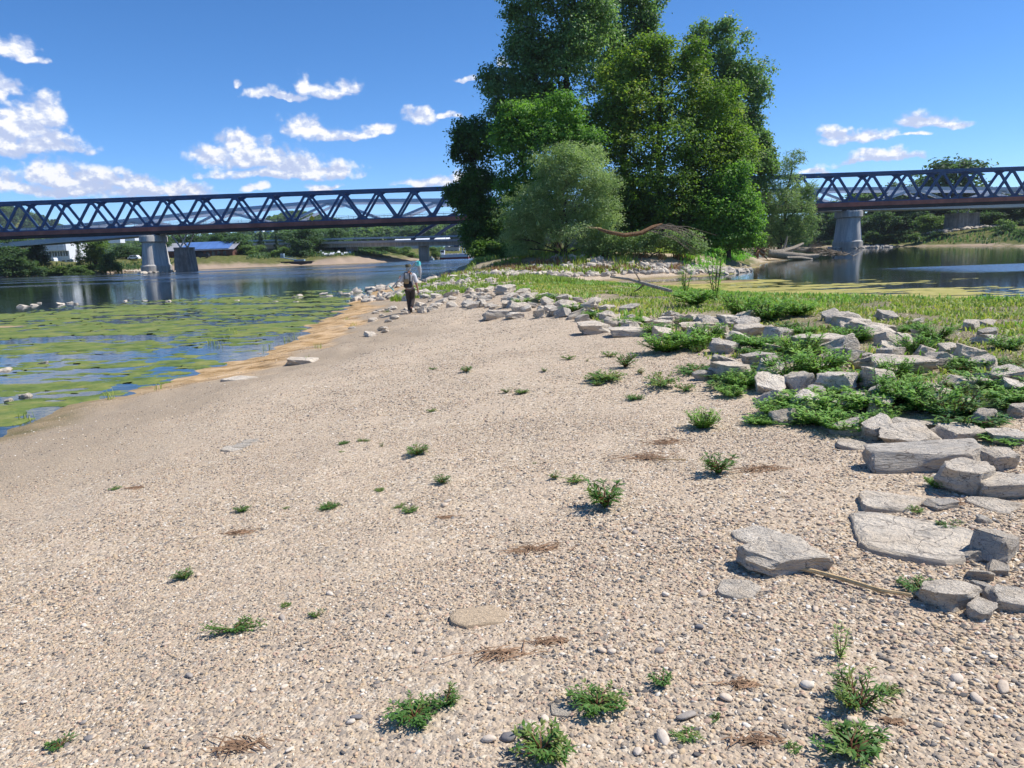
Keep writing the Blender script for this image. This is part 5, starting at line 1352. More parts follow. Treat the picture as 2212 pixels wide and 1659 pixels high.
HERBS = [ # x, base y, width, height factor, label
 (1440,768,95,.75,'bright bushy herb clump at the gravel edge, front left of the stones'),(1490,760,90,.8,'bright bushy herb clump right of the frontmost one'),(1530,745,70,.8,'leafy herb behind the dark edged slab'),
 (1420,725,60,.6,'herb clump among the pale stones above the bright ones'),(1360,708,60,.6,'herb clump left of the pale squat stone'),(1600,690,80,.9,'tall bushy herb on the crest of the bank'),
 (1680,905,95,.6,'herb clump at the left end of the near weed mass'),(1740,890,110,.7,'herb clump second from the left in the near weed mass'),(1800,900,100,.6,'herb clump in the middle of the near weed mass'),
 (1820,940,110,.6,'front herb clump of the near weed mass touching the gravel'),(1880,890,110,.75,'leafy herb clump behind the bright wedge'),(1945,880,100,.8,'herb clump under the rounded boulder'),
 (2010,895,120,.7,'fresh green herb clump above the pale flat slab'),(2060,905,90,.6,'fine leaved herb clump beside the upright block'),(1700,830,100,.8,'herb clump right of the dark sided stone'),
 (1770,815,110,.8,'herb clump below the white topped boulder'),(1830,840,90,.8,'herb clump left of the slanted slab'),(1730,780,90,.8,'herb clump at the foot of the white topped boulder'),
 (2130,850,110,.6,'herb clump right of the rounded boulder'),(2190,880,110,.6,'herb clump at the picture edge above the upright block'),(1980,770,80,.7,'herb clump right of the pale flat topped rock'),
 (1840,745,80,.7,'herb clump right of the white topped boulder'),(1640,760,80,.7,'herb clump between the blackened stone and the boulder'),(1580,860,60,.5,'herb sprig in the gap right of the biggest boulder'),
 (1240,676,50,.5,'small herb clump at the upper gravel edge, left one'),(1290,690,56,.5,'small herb clump at the upper gravel edge, right one'),(1130,662,40,.5,'small herb clump right of the heaped riprap'),
 (1180,655,46,.6,'small herb between riprap and grass'),(2170,960,90,.4,'trailing herb on the pale slab at the picture edge'),(2150,1010,60,.4,'sprig between the two right blocks'),
 (1660,700,90,.9,'bushy herb on the crest right of the tall one'),(1500,668,80,.9,'upright herb on the crest above the stones'),(1545,655,70,1.3,'tall willow herb on the crest, left of two'),
 (1480,640,60,1.2,'tall shoots on the crest near the fallen twig'),(1720,690,80,.8,'grey leaved herb on the crest'),(1900,870,70,1.2,'tall single shoot standing over the bright wedge'),
 (1640,920,60,.5,'dark herb tuft at the left tip of the near weed mass'),(2100,800,80,.6,'low herb tuft left in the dry grass'),(2020,740,80,.6,'low herb tuft behind the flat topped rock'),
]
for k, (x, y, wpx, hf, lab) in enumerate(HERBS):
    p = hit(x, y - .08 * wpx); p.z = hz(p.x, p.y); wd = wpx * mpp(p) * 1.65
    pr = TALL[k % 2] if hf >= 1.2 else BUSH[k % 3]
    plant(pr, p, wd, wd * hf * (1.0 if hf < 1.2 else .9) / (.45 if hf < 1.2 else 1.0) * (.36 if hf < 1.2 else .75), rp.uniform(0, 6.28), lab, 'herbs on the stony bank', 'herb_clump')

rx_ = random.Random(77)
EXTRA = []
ZONE = [(1430,700),(1700,680),(2000,700),(2212,760),(2212,930),(2000,930),(1830,950),(1640,900),(1560,830),(1420,770)]
while len(EXTRA) < 58:
    x, y = rx_.uniform(1420, 2212), rx_.uniform(690, 950)
    if not in_poly(x, y, ZONE): continue
    p = hit(x, y); p.z = hz(p.x, p.y)
    if any((p.x - a) ** 2 + (p.y - b) ** 2 < (.5 * c) ** 2 for a, b, c in big_xy): continue
    wd = rx_.uniform(.35, .8); EXTRA.append(plant((BUSH + LOW)[rx_.randrange(11)], p, wd, wd * rx_.uniform(.35, .7), rx_.uniform(0, 6.28), 'herb', 'low herbs woven between the bank stones', 'herb_clump', sy=rx_.uniform(.7, 1.1)))
def sxo(o): c = CAM_ROT.transposed() @ (Vector(o.location) - Vector((0, 0, CAMZ))); return c.x / -c.z
for k, o in enumerate(sorted(EXTRA, key=sxo)): o['label'] = ordinal(k + 1) + ' low herb from the left between the bank stones'

# ------------------------------------------------------------------ grass and ground cover: uncountable, one object per sward
def blades(name, label, x, y, h, wd, lean, mat, seed, tint0=0.0, tint1=1.0, z=None, fat=1.0):
    rng = np.random.default_rng(seed); n = len(x); z = qheight(x, y) if z is None else z
    a = rng.uniform(0, 6.283, n); d = np.stack([np.cos(a), np.sin(a), np.zeros(n)], -1); s = np.stack([-np.sin(a), np.cos(a), np.zeros(n)], -1)
    h = (h * rng.uniform(.55, 1.25, n))[:, None]; wd = (wd * rng.uniform(.7, 1.3, n))[:, None]; ln = (lean * rng.uniform(.2, 1.3, n))[:, None]
    b = np.stack([x, y, z - .01], -1); up = np.array([0, 0, 1.0])
    V = np.stack([b - s * wd * .5, b + s * wd * .5, b + up * h * .6 + d * h * ln * .35 + s * wd * .42 * fat, b + up * h * .6 + d * h * ln * .35 - s * wd * .42 * fat, b + up * h * (1 - .3 * ln) + d * h * ln], 1).reshape(-1, 3)
    i = np.arange(n)[:, None] * 5
    F = np.concatenate([np.concatenate([i, i + 1, i + 2], 1), np.concatenate([i, i + 2, i + 3], 1), np.concatenate([i + 3, i + 2, i + 4], 1)])
    t_ = np.repeat(np.clip(tint0 + (tint1 - tint0) * rng.random(n) * .6 + .4 * fbm(x / 1.6, y / 1.6, seed, 3) * (tint1 - tint0), 0, 1), 5)
    return props(link(name, mesh_np(name, V, None, F, tint=t_), mat), label, None, None, 'stuff')
rng = np.random.default_rng(5)
def region(n, x0, x1, y0, y1, fn):
    x, y = rng.uniform(x0, x1, n), rng.uniform(y0, y1, n); k = fn(x, y); k = rng.random(n) < k; return x[k], y[k]
edge = lambda y: np.interp(y, [0, 5, 9, 12, 14, 18, 24, 30, 40, 55], [6.0, 4.6, 3.2, 2.7, 2.5, 2.0, 1.3, 0.2, -0.4, 1.0])
def clear_of(x, y, k=.45):
    ok = np.ones(len(x), bool)
    for (a_, b_, c_) in big_xy[:len(BIG) + 260]: ok &= (x - a_) ** 2 + (y - b_) ** 2 > (c_ * k * 1.6) ** 2
    return ok
f1 = lambda x, y: np.where((sdf(x, y, BAR) > .1) & (x > edge(y)), sstep(.40, .62, fbm(x / 1.1, y / 1.1, 41, 4) + .09 * sstep(1.0, 5.0, x - edge(y))), 0)
x, y = region(300000, 0, 34, 6.5, 54, f1); dn = np.clip(1.25 - np.hypot(x, y) / 70, .3, 1); k = rng.random(len(x)) < dn; x, y = x[k], y[k]; k = clear_of(x, y); x, y = x[k], y[k]
blades('bank_grass', 'yellowish green grass and low herbs covering the bank between gravel and pool', x, y, np.where(np.hypot(x, y) < 16, .09, .12), .016 + np.hypot(x, y) * .0008, .9, 'leaf_grass', 3, 0.0, 1.25)
x, y = region(60000, 0, 30, 6.5, 50, lambda x, y: f1(x, y) * sstep(.5, .62, fbm(x / 2.2, y / 2.2, 141, 3))); k = clear_of(x, y); x, y = x[k], y[k]
blades('bank_herbs', 'taller fresh green herbs standing in patches in the bank grass', x, y, .20 + 0 * x, .02 + np.hypot(x, y) * .0009, .7, 'leaf_herb', 4, .1, .9)
x, y = region(16000, -6, 4, 36, 60, lambda x, y: np.where((sdf(x, y, BAR) > 2.2), sstep(.42, .55, fbm(x / 2.4, y / 2.4, 43, 3)), 0))
blades('spit_grass', 'bright grass on the low spit between the riprap and the island', x, y, .3 + 0 * x, .06, .5, 'leaf_grass', 6, .1, .8)
x, y = region(14000, 15, 36, 62, 98, lambda x, y: np.where((sdf(x, y, BAR) > 1.4) & (sdf(x, y, BAR) < 9), .9, 0))
blades('island_grass', 'lush green grass on the pool side of the island', x, y, .5 + 0 * x, .09, .45, 'leaf_lush', 7)
x, y = region(20000, -8, 20, 58, 84, lambda x, y: np.where(sdf(x, y, BAR) > 3.4, sstep(.35, .6, fbm(x / 2, y / 2, 44, 3)), 0))
blades('island_undergrowth', 'brown and green undergrowth at the foot of the island trees', x, y, .55 + 0 * x, .10, .6, 'leaf_grass', 8, .2, 1.0)
x, y = region(9000, -6, 16, 60, 68, lambda x, y: np.where(sdf(x, y, BAR) > 3.0, sstep(.5, .62, fbm(x / 1.6, y / 1.6, 45, 3)), 0))
blades('dry_undergrowth', 'dry rusty stalks on the slope above the island riprap', x, y, .6 + 0 * x, .08, .6, 'leaf_dry', 9, z=qheight(x, y))
def bank(n, x0, x1, y0, y1, d0, d1): return region(n, x0, x1, y0, y1, lambda x, y: np.where((sdf(x, y, FAR) > d0) & (sdf(x, y, FAR) < d1), .9, 0))
for (n, x0, x1, y0, y1, d0, d1, lab, sd) in ((5000, 84, 130, 110, 240, 4.0, 14, 'rank green growth along the wooded bank beyond the pool', 11), (9000, -150, -96, 170, 225, 3.5, 14, 'dark growth on the far bank under the trees at the left', 12), (9000, -78, -20, 210, 260, 14, 30, 'low growth behind the bathing beach', 13)):
    x, y = bank(n, x0, x1, y0, y1, d0, d1); zz_ = height(x, y)
    blades('bank_growth', lab, x, y, .9 + 0 * x, .3, .6, 'leaf_far', sd, z=zz_)  # dark leaf colour stands in for tree shade on the wooded bank
# wisps of grass in the water edge on the left
x, y = [], []
for (cx, cy) in [(490,730),(500,715),(455,740),(470,745),(510,722),(620,735),(640,728),(750,700),(765,712),(835,690),(575,752),(240,870),(340,850),(660,805),(690,765),(60,905)]:
    p = onz(cx, cy, .02)
    for _ in range(14): x.append(p.x + rp.uniform(-.12, .12)); y.append(p.y + rp.uniform(-.1, .1))
blades('shore_grass', 'sparse grass wisps along the water edge on the left', np.array(x), np.array(y), .2 + 0 * np.array(x), .012, .6, 'leaf_grass', 15, .3, 1.0, z=np.maximum(qheight(np.array(x), np.array(y)), 0))

# ------------------------------------------------------------------ dead plant litter and drift wood
def litter(x, y, wpx, label, seed, flat=.25, n=46, el=2.4, mat='leaf_dry'):
    r = random.Random(seed); p = hit(x, y); p.z = hz(p.x, p.y); wd = wpx * mpp(p); mb = MB(); ang = r.uniform(-.4, .4)
    for i in range(n):
        c = Vector((r.gauss(0, .34) * wd, r.gauss(0, .34) * wd / el, r.uniform(.01, flat) * wd * .3)); a = ang + r.gauss(0, .7); l = wd * r.uniform(.12, .35)
        d = Vector((math.cos(a), math.sin(a), r.uniform(-.25, .25))) * l
        mb.tube([c - d, c + Vector((0, 0, wd * .03)), c + d], [.0022, .003, .0015], 3, cap=False)
    o = mb.build('dead_weed', mat, None); o.location = p; props(o, label, 'dead plant', 'dead plant litter on the gravel'); return o
plain('dead_brown', (0.26, 0.16, 0.095), .9, .4, 30)
for i, (x, y, wd, lab) in enumerate([(1385,992,90,'brown dead weed tuft with straw, right of centre'),(1440,957,56,'brown dead wisp above the dead weed tuft'),(1640,1016,84,'dark brown dead tuft right of the dense dark weed'),(520,1152,50,'reddish dead wisp on the left gravel'),(1150,1190,100,'faded brown dead weed patch near the picture centre'),(1190,1388,56,'brown scrap of dead weed below centre'),(1085,1415,110,'dead brown root trailing in the lower middle'),(525,1615,110,'dead reddish root in the lower left'),(965,1118,28,'tiny dark dead wisp left of centre'),(1640,1600,80,'dead reddish tuft near the bottom, right of middle'),(2085,1160,70,'fibrous dead root in the right gravel'),(290,1055,30,'blackish scrap on the left slope'),(1950,1150,50,'dry wisp beside the widest flat slab'),(2040,1090,70,'dry roots under the chunky broken block'),(1600,1480,60,'faint dead wisp at lower right'),(1930,1560,40,'dry stalks by the wide reddish weed')]):
    litter(x, y, wd, lab, 50 + i, mat='dead_brown')
pts = [hit(*q_) for q_ in [(1702,1232),(1760,1243),(1830,1262),(1900,1284),(1968,1294)]]
MB().tube([p + Vector((0, 0, .022)) for p in pts], [.009, .011, .011, .010, .007], 6, jitter=.1).build('reed_stalk', 'stalk', None, smooth=True)
props(bpy.data.objects['reed_stalk'], 'pale dry reed stalk lying from the angular rock to the pale rock', 'reed')
pts = [hit(*q_) for q_ in [(1395,992),(1440,998),(1482,998)]]
props(MB().tube([p + Vector((0, 0, .02)) for p in pts], .006, 5).build('straw', 'stalk', None), 'yellow straw sticking out of the brown dead weed tuft', 'straw')
# twig in the grass
a, b = hit(1320, 632), hit(1450, 645)
tw = empty('fallen_twig', a); props(tw, 'bare grey branch lying in the bank grass before the pool', 'branch')
d = b - a; MB().tube([Vector((0, 0, .55)), d * .35 + Vector((0, 0, .5)), d * .7 + Vector((0, 0, .34)), d + Vector((0, 0, .22))], [.035, .045, .06, .05], 7, jitter=.1).build('branch', 'deadwood', tw, smooth=True)
MB().tube([d * .55 + Vector((0, 0, .4)), d * .45 + Vector((0, .1, .75)), d * .38 + Vector((0, .1, .95))], [.03, .02, .012], 5).build('side_twig', 'driftwood_grey', tw, smooth=True)
MB().tube([d * .6 + Vector((0, 0, .38)), d * .48 + Vector((0, -.2, .2)), d * .4 + Vector((0, -.3, .12))], [.035, .025, .015], 5).build('side_twig', 'driftwood_grey', tw, smooth=True)
# broken branch hanging at the island front
Yb = 65.5; B = [aty(*q_, Yb + o_) for q_, o_ in (((1292, 494), 0), ((1318, 502), -.3), ((1350, 508), -.4), ((1385, 503), -.2), ((1410, 491), .2), ((1430, 484), .6))]
br = empty('broken_branch', B[2]); props(br, 'thick broken branch with splintered end hanging at the island front', 'branch')
MB().tube([p - B[2] for p in B], [.10, .15, .18, .19, .17, .10], 9, jitter=.18, seed=4).build('limb', 'split_wood', br, smooth=True)
for k in range(4):
    e = Vector((-.35 - .25 * k, rp.uniform(-.2, .2), rp.uniform(-.1, .35))); MB().tube([B[0] - B[2] + Vector((.3, 0, 0)), B[0] - B[2] + e], [.06, .012], 5).build('splinter', 'stalk', br)
for k in range(26):
    s0 = B[5].lerp(B[3], rp.random() * .8) - B[2]; L = rp.uniform(2, 5.2); a = rp.uniform(-.15, .55)
    e = s0 + Vector((L * math.cos(a), rp.uniform(-1.2, .6), -L * rp.uniform(.15, .62))); mid = s0.lerp(e, .5) + Vector((0, 0, .35))
    MB().tube([s0, mid, e], [.035, .02, .006], 4).build('dead_twig', 'driftwood_grey', br)
# stranded dead trees at the island end
def wood(name, label, pts, rad, seed, branches, mat='deadwood'):
    o = empty(name, pts[0]); props(o, label, 'driftwood', 'stranded dead wood at the island end')
    P0 = pts[0]; MB().tube([p - P0 for p in pts], rad, 10, jitter=.1, seed=seed).build('log', mat, o, smooth=True)
    for bp, brd in branches: MB().tube([p - P0 for p in bp], brd, 6, jitter=.1, seed=seed).build('branch', mat, o, smooth=True)
    return o
def q2(px, py, Y): return aty(px, py, Y)
wood('driftwood_log', 'long bleached trunk lying in the water at the island end', [q2(1660,547,99), q2(1690,551,98.6), q2(1720,554,98.2), q2(1745,555,98), q2(1768,553,98)], [.55, .5, .46, .4, .3], 1,
  [([q2(1668,546,99), q2(1690,543,99.5), q2(1715,536,100), q2(1735,526,100.5)], [.42, .36, .28, .18]), ([q2(1690,541,99.5), q2(1697,527,99.5), q2(1701,510,99.6)], [.2, .15, .08]), ([q2(1718,537,100), q2(1735,541,99.5), q2(1752,534,99.4)], [.25, .18, .09]), ([q2(1712,540,100), q2(1709,556,99)], [.12, .08])])
wood('driftwood_log', 'short pale log half under the long bleached trunk', [q2(1700,557,97), q2(1730,557,97), q2(1755,560,97)], [.2, .22, .14], 2, [([q2(1730,557,97), q2(1742,562,96.8)], [.08, .03])])
rw = random.Random(3)
rt = empty('root_plate', q2(1640, 540, 99)); props(rt, 'upturned brown root plate beside the bleached trunk', 'driftwood', 'stranded dead wood at the island end')
for k in range(46):
    a = rw.uniform(0, 6.28); L = rw.uniform(.8, 2.0); e = Vector((math.cos(a) * L, rw.uniform(-.8, .3), math.sin(a) * L * .9)); MB().tube([Vector((0, 0, 0)), e * .5 + Vector((0, 0, rw.uniform(-.2, .2))), e], [.12, .07, .015], 5).build('root', 'split_wood' if k % 3 else 'driftwood_grey', rt)
pile = empty('brushwood_pile', q2(1790, 552, 101)); props(pile, 'tangle of grey driftwood sticks in the water before the right pier', 'driftwood', 'stranded dead wood at the island end')
for k in range(90):
    c = Vector((rw.gauss(.2, 1.5), rw.gauss(0, .8), rw.uniform(0, .8))); c.z *= max(.15, 1 - abs(c.x) / 3.2); a = rw.gauss(.1, .55); L = rw.uniform(.5, 1.7)
    d = Vector((math.cos(a), rw.uniform(-.5, .5), math.sin(a) * .5)) * L; MB().tube([c - d * .6, c + d * .6], [.06, .025], 4).build('stick', 'driftwood_grey' if k % 4 else 'deadwood', pile)
for k in range(24):
    a = rw.uniform(-.1, .9); L = rw.uniform(1.5, 3.2); s0 = Vector((-2.6, 1.5, .5)); e = s0 + Vector((math.cos(a) * L, rw.uniform(-.5, .5), math.sin(a) * L)); MB().tube([s0, s0.lerp(e, .5) + Vector((0, 0, .15)), e], [.04, .025, .008], 4).build('dead_twig', 'driftwood_grey', pile)
# ------------------------------------------------------------------ buildings, boats and vehicles across the river
def px_box(x0, x1, y0, y1, Y):
    """left, right, top, bottom in metres of an image rectangle standing at distance Y"""
    a, b = aty(x0, (y0 + y1) / 2, Y), aty(x1, (y0 + y1) / 2, Y); m_ = (x0 + x1) / 2
    return a.x, b.x, aty(m_, y0, Y).z, aty(m_, y1, Y).z
def part(name, mat, parent, c, d, M=None, bevel=0.0): return MB().box(c, d, M).build(name, mat, parent, bevel)
def gable(parent, w_, dpt, z0, z1, mat, over=.4, name='roof', slope_front=False):
    """roof with ridge along x"""
    mb = MB(); x = w_ / 2 + over; y = dpt / 2 + over; t_ = .22
    for sg in (-1, 1):
        mb.rings([[Vector((-x, sg * y, z0)), Vector((-x, 0, z1)), Vector((-x, 0, z1 + t_)), Vector((-x, sg * y, z0 + t_))], [Vector((x, sg * y, z0)), Vector((x, 0, z1)), Vector((x, 0, z1 + t_)), Vector((x, sg * y, z0 + t_))]])
    return mb.build(name, mat, parent)
def house(px, py, Y, wpx, hpx, label, wall='white_paint', roof='roof_red', rz=0.0):
    l, r_, zt, zb = px_box(px - wpx / 2, px + wpx / 2, py - hpx, py, Y); w_ = r_ - l; h = (zt - zb)
    o = empty('house', ((l + r_) / 2, Y, zb), rz); props(o, label, 'house', 'houses on the slope behind the bridges')
    part('wall', wall, o, (0, 0, h * .3 - 2), (w_, w_ * .8, h * .6 + 4)); gable(o, w_, w_ * .8, h * .6, h, roof, .3)
    for k in (-.28, 0, .28): part('window', 'window_glass', o, (w_ * k, -w_ * .4 - .02, h * .34), (w_ * .13, .08, h * .2))
for a in [(250,512,520,26,14,'white house with red roof below the pale bridge, left of the front pier'),(282,508,560,24,13,'white house beside the first under the pale bridge'),(312,500,600,22,12,'small white house high behind the front pier'),(205,500,620,24,12,'red roofed house just over the rust girder at left'),(160,498,640,26,12,'pale house over the rust girder near the picture edge'),(335,515,480,24,13,'grey roofed house behind the front pier'),(470,496,560,20,11,'small white house above the solar roof'),(560,496,640,18,9,'white house on the slope right of the solar roof')]:
    house(*a, roof='roof_grey' if 'grey roofed' in a[5] else 'roof_red')
# white hall
l, r_, zt, zb = px_box(97, 166, 524, 566, 226); w_ = r_ - l
o = empty('white_hall', ((l + r_) / 2, 228, zb)); props(o, 'white industrial hall with grey gable and dark windows on the far bank', 'building')
H_ = zt - zb
part('wall', 'white_paint', o, (0, 0, H_ * .28 - 1), (w_, 12, H_ * .56 + 2))
part('upper_wall', 'white_paint', o, (w_ * .16, -1.2, H_ * .77), (w_ * .68, 12, H_ * .42)); part('gable_wall', 'roof_grey', o, (-w_ * .34, -.3, H_ * .77), (w_ * .3, 12, H_ * .4))
part('roof', 'roof_grey', o, (0, 0, H_ + .12), (w_ + .5, 14, .22))
for i in range(3):
    for j in range(2): part('panel', 'white_paint', o, (w_ * (-.05 + .2 * i), -7.26, H_ * (.67 + .2 * j)), (w_ * .19, .1, H_ * .185))
for i in range(4): f = part('window', 'window_glass', o, (w_ * (-.12 + .17 * i), -6.06, H_ * .42), (w_ * .13, .1, H_ * .24)); part('frame', 'white_paint', f, (w_ * (-.12 + .17 * i), -6.14, H_ * .42), (w_ * .012, .06, H_ * .24))
part('door', 'red_wall', o, (-w_ * .3, -6.06, H_ * .2), (w_ * .2, .1, H_ * .34))
def caravan(px, py, Y, wpx, hpx, label, rz):
    l, r_, zt, zb = px_box(px - wpx / 2, px + wpx / 2, py - hpx, py, Y); w_, h = r_ - l, zt - zb
    o = empty('caravan', ((l + r_) / 2, Y, zb), rz); props(o, label, 'caravan', 'caravans parked before the white hall')
    prof = [(-.5, .2), (-.46, .12), (.5, .12), (.5, .82), (.42, 1), (-.36, 1), (-.5, .62)]
    MB().rings([[Vector((x * w_, -1.1, z * h)) for x, z in prof], [Vector((x * w_, 1.1, z * h)) for x, z in prof]]).build('body', 'white_paint', o)
    for k in (-.25, .12): part('window', 'window_glass', o, (w_ * k, -1.12, h * .65), (w_ * .22, .05, h * .2))
    part('door', 'blue_grey', o, (w_ * .36, -1.12, h * .5), (w_ * .13, .05, h * .6))
    for k in (-.1, .25): MB().tube([Vector((w_ * k, -1.0, h * .1)), Vector((w_ * k, -.8, h * .1))], h * .12, 10).build('wheel', 'tyre', o)
caravan(111, 572, 214, 20, 15, 'white caravan standing left before the white hall', .1); caravan(150, 571, 213, 30, 12, 'long white camper standing right before the white hall', -.08)
# brick boathouse with a solar roof
l, r_, zt, zb = px_box(360, 503, 524, 558, 236); w_ = r_ - l; H_ = zt - zb; dpt = 13
o = empty('boathouse', ((l + r_) / 2, 242, zb)); props(o, 'long brick building with a blue solar panel roof on the far bank', 'building')
part('wall', 'red_wall', o, (0, 0, H_ * .24), (w_, dpt, H_ * .48)); part('plinth', 'wall_grey', o, (0, 0, -.4), (w_ + .3, dpt + .3, .9))
gable(o, w_, dpt, H_ * .48, H_, 'roof_grey', .7)
ang = math.atan2(H_ * .52, dpt / 2 + .7); M = Matrix.Rotation(ang, 3, 'X'); sl_ = math.hypot(H_ * .52, dpt / 2 + .7)
for k in range(6):
    cx = -w_ * .5 + w_ * (.27 + .125 * k)
    part('solar_panel', 'solar_blue', o, (cx, -(dpt / 2 + .7) / 2 - .12, H_ * .74 + .34), (w_ * .121, sl_ * .92, .08), M)
for k in range(9): f = part('window', 'window_glass', o, (-w_ * .3 + w_ * .085 * k, -dpt / 2 - .03, H_ * .26), (.9, .1, 1.4)); 
part('door', 'girder_dark', o, (-w_ * .02, -dpt / 2 - .05, H_ * .22), (2.4, .1, 2.3))
part('skylight', 'yellow_sign', o, (-w_ * .02, -dpt * .3, H_ * .72), (.8, .8, .5))
l, r_, zt, zb = px_box(346.5, 358.5, 550, 562.5, 226); o = empty('booth', ((l + r_) / 2, 226, zb)); props(o, 'small white booth with a dark door between the two left piers', 'booth')
part('cabin', 'white_paint', o, (0, 0, (zt - zb) / 2), (r_ - l, 1.4, zt - zb)); part('door', 'window_glass', o, (-.1, -.72, (zt - zb) * .42), ((r_ - l) * .35, .06, (zt - zb) * .75)); part('roof', 'roof_grey', o, (0, 0, zt - zb + .06), (r_ - l + .2, 1.6, .1))
def car(px, py, Y, wpx, label, mat, boxy=False, group=None):
    l, r_, zt, zb = px_box(px - wpx / 2, px + wpx / 2, py - wpx * .42, py, Y); L = r_ - l; h = L * .4
    zb = max(zb, hz((l + r_) / 2, Y)) if True else zb
    o = empty('parked_car', ((l + r_) / 2, Y, zb)); props(o, label, 'car', group)
    prof = [(-.5, .18), (-.5, .5), (-.34, .56), (-.26, .98), (.32, .98), (.44, .58), (.5, .52), (.5, .18)] if not boxy else [(-.5, .2), (-.5, .58), (-.26, .62), (-.2, 1), (.46, 1), (.5, .6), (.5, .2)]
    MB().rings([[Vector((x * L, -.85, z * h)) for x, z in prof], [Vector((x * L, .85, z * h)) for x, z in prof]]).build('body', mat, o, bevel=.03)
    for k in (-.12, .17): part('window', 'window_glass', o, (L * k, -.87, h * .78), (L * .22, .04, h * .26))
    for k in (-.31, .31):
        wh = MB().tube([Vector((L * k, -.9, h * .2)), Vector((L * k, -.66, h * .2))], h * .2, 12).build('wheel', 'tyre', o); MB().tube([Vector((L * k, -.92, h * .2)), Vector((L * k, -.9, h * .2))], h * .1, 10).build('rim', 'roof_grey', wh)
car(442, 561.5, 229, 22, 'dark off-road car parked before the brick building', 'hull_dark', True); car(290, 562, 228, 24, 'white car parked left of the front concrete pier', 'white_paint', False)
# tower block on the slope
l, r_, zt, zb = px_box(576, 591, 494, 520, 620); o = empty('tower_block', ((l + r_) / 2, 620, zb)); props(o, 'pale blue tower block on the slope behind the spruces', 'building')
part('wall', 'blue_grey', o, (0, 0, (zt - zb) / 2 - 6), (r_ - l, 8, zt - zb + 12))
for k in range(5): part('window_band', 'window_glass', o, (0, -4.05, (zt - zb) * (.1 + .19 * k)), ((r_ - l) * .86, .1, (zt - zb) * .07))
# moored barge with gangway
l, r_, zt, zb = px_box(611, 678, 563, 575, 226); L = r_ - l
o = empty('moored_barge', ((l + r_) / 2, 226, 0)); props(o, 'dark flat barge with pale gangway moored at the far bank', 'boat')
prof = [(-.5, 1.25), (-.47, -.2), (.48, -.2), (.5, 1.15)]
MB().rings([[Vector((x * L, -2, z)) for x, z in prof], [Vector((x * L, 2, z)) for x, z in prof]]).build('hull', 'hull_dark', o)
MB().beam(Vector((-L * .55, 0, 2.5)), Vector((-L * .05, 0, 1.6)), 1.2, .25).beam(Vector((-L * .55, -.6, 3.2)), Vector((-L * .05, -.6, 2.2)), .08, .08).build('gangway', 'blue_grey', o)
for k in range(6): MB().beam(Vector((-L * .5 + k * L * .09, -.6, 2.4 - k * .14)), Vector((-L * .5 + k * L * .09, -.6, 3.1 - k * .15)), .07, .07).build('gangway_post', 'blue_grey', o)
part('winch', 'blue_grey', o, (-L * .49, 0, 3.0), (1.0, 1.0, 1.2)); part('deck_box', 'blue_grey', o, (L * .05, 0, 1.5), (L * .32, 1.6, .5))
for k, px in enumerate((623.5, 626.5, 629.5)):
    p = aty(px, 563, 238); MB_ = MB().tube([Vector((0, 0, 0)), Vector((0, 0, 3.4))], [.07, .04], 6).build('flag_pole', 'white_paint', None); MB_.location = (p.x, 238, hz(p.x, 238)); props(MB_, ['left', 'middle', 'right'][k] + ' one of three bare white flag poles behind the barge', 'pole', 'flag poles behind the barge')
# bathing beach
rb = random.Random(8)
for k in range(6):
    px = 694 + 7.6 * k; p = aty(px, 558, 246 + rb.uniform(-2, 2)); z0 = hz(p.x, p.y); o = empty('parasol', (p.x, p.y, z0)); props(o, 'tan parasol at the beach bar across the river', 'parasol', 'parasols at the beach bar')
    MB().tube([Vector((0, 0, 0)), Vector((0, 0, 2.6))], .05, 6).build('pole', 'bark', o)
    n_ = 8; MB().add([(0, 0, 2.75)] + [(1.5 * math.cos(j * math.pi / 4), 1.5 * math.sin(j * math.pi / 4), 2.3) for j in range(n_)] + [(0, 0, 2.65)] , [(0, 1 + j, 1 + (j + 1) % n_) for j in range(n_)] + [(9, 1 + (j + 1) % n_, 1 + j) for j in range(n_)]).build('canopy', 'tan_canvas', o)
for k in range(13):
    px = 692 + 5.4 * k; p = aty(px, 562, 238 + rb.uniform(-5, 3)); z0 = hz(p.x, p.y); o = empty('beach_lounger', (p.x, p.y, z0), rb.uniform(-.5, .5)); props(o, 'white beach lounger on the far bathing beach', 'lounger', 'loungers on the bathing beach')
    MB().beam((0, -.9, .35), (0, .3, .35), .65, .1).build('seat', 'white_paint', o); MB().beam((0, .3, .35), (0, .85, .85), .65, .1).build('backrest', 'white_paint', o)
    for sx_, sy_ in ((-1, -.7), (1, -.7), (-1, .2), (1, .2)): MB().beam((.28 * sx_, sy_, 0), (.28 * sx_, sy_, .34), .06, .06).build('leg', 'white_paint', o)
# works and quay under the far bridge
l, r_, zt, zb = px_box(930, 958, 522, 556, 300); o = empty('works_building', ((l + r_) / 2, 304, zb)); props(o, 'pale teal works building beyond the far concrete bridge', 'building')
part('wall', 'wall_teal', o, (0, 0, (zt - zb) * .68), (r_ - l, 8, (zt - zb) * .64)); part('base', 'wall_grey', o, (.4, 0, (zt - zb) * .18 - 1), (r_ - l + .8, 8.6, (zt - zb) * .36 + 2)); part('gate', 'window_glass', o, (1.2, -4.35, 1.2), (1.6, .1, 2.6)); part('roof', 'roof_grey', o, (0, 0, zt - zb + .1), (r_ - l + .4, 8.4, .2))
l, r_, zt, zb = px_box(960, 992, 534, 556, 298); o = empty('works_building', ((l + r_) / 2, 301, zb)); props(o, 'low grey works building beside the quay crane', 'building')
part('wall', 'wall_grey', o, (0, 0, (zt - zb) / 2 - 1), (r_ - l, 6, zt - zb + 2)); part('roof', 'roof_grey', o, (0, 0, zt - zb + .1), (r_ - l + .4, 6.4, .2))
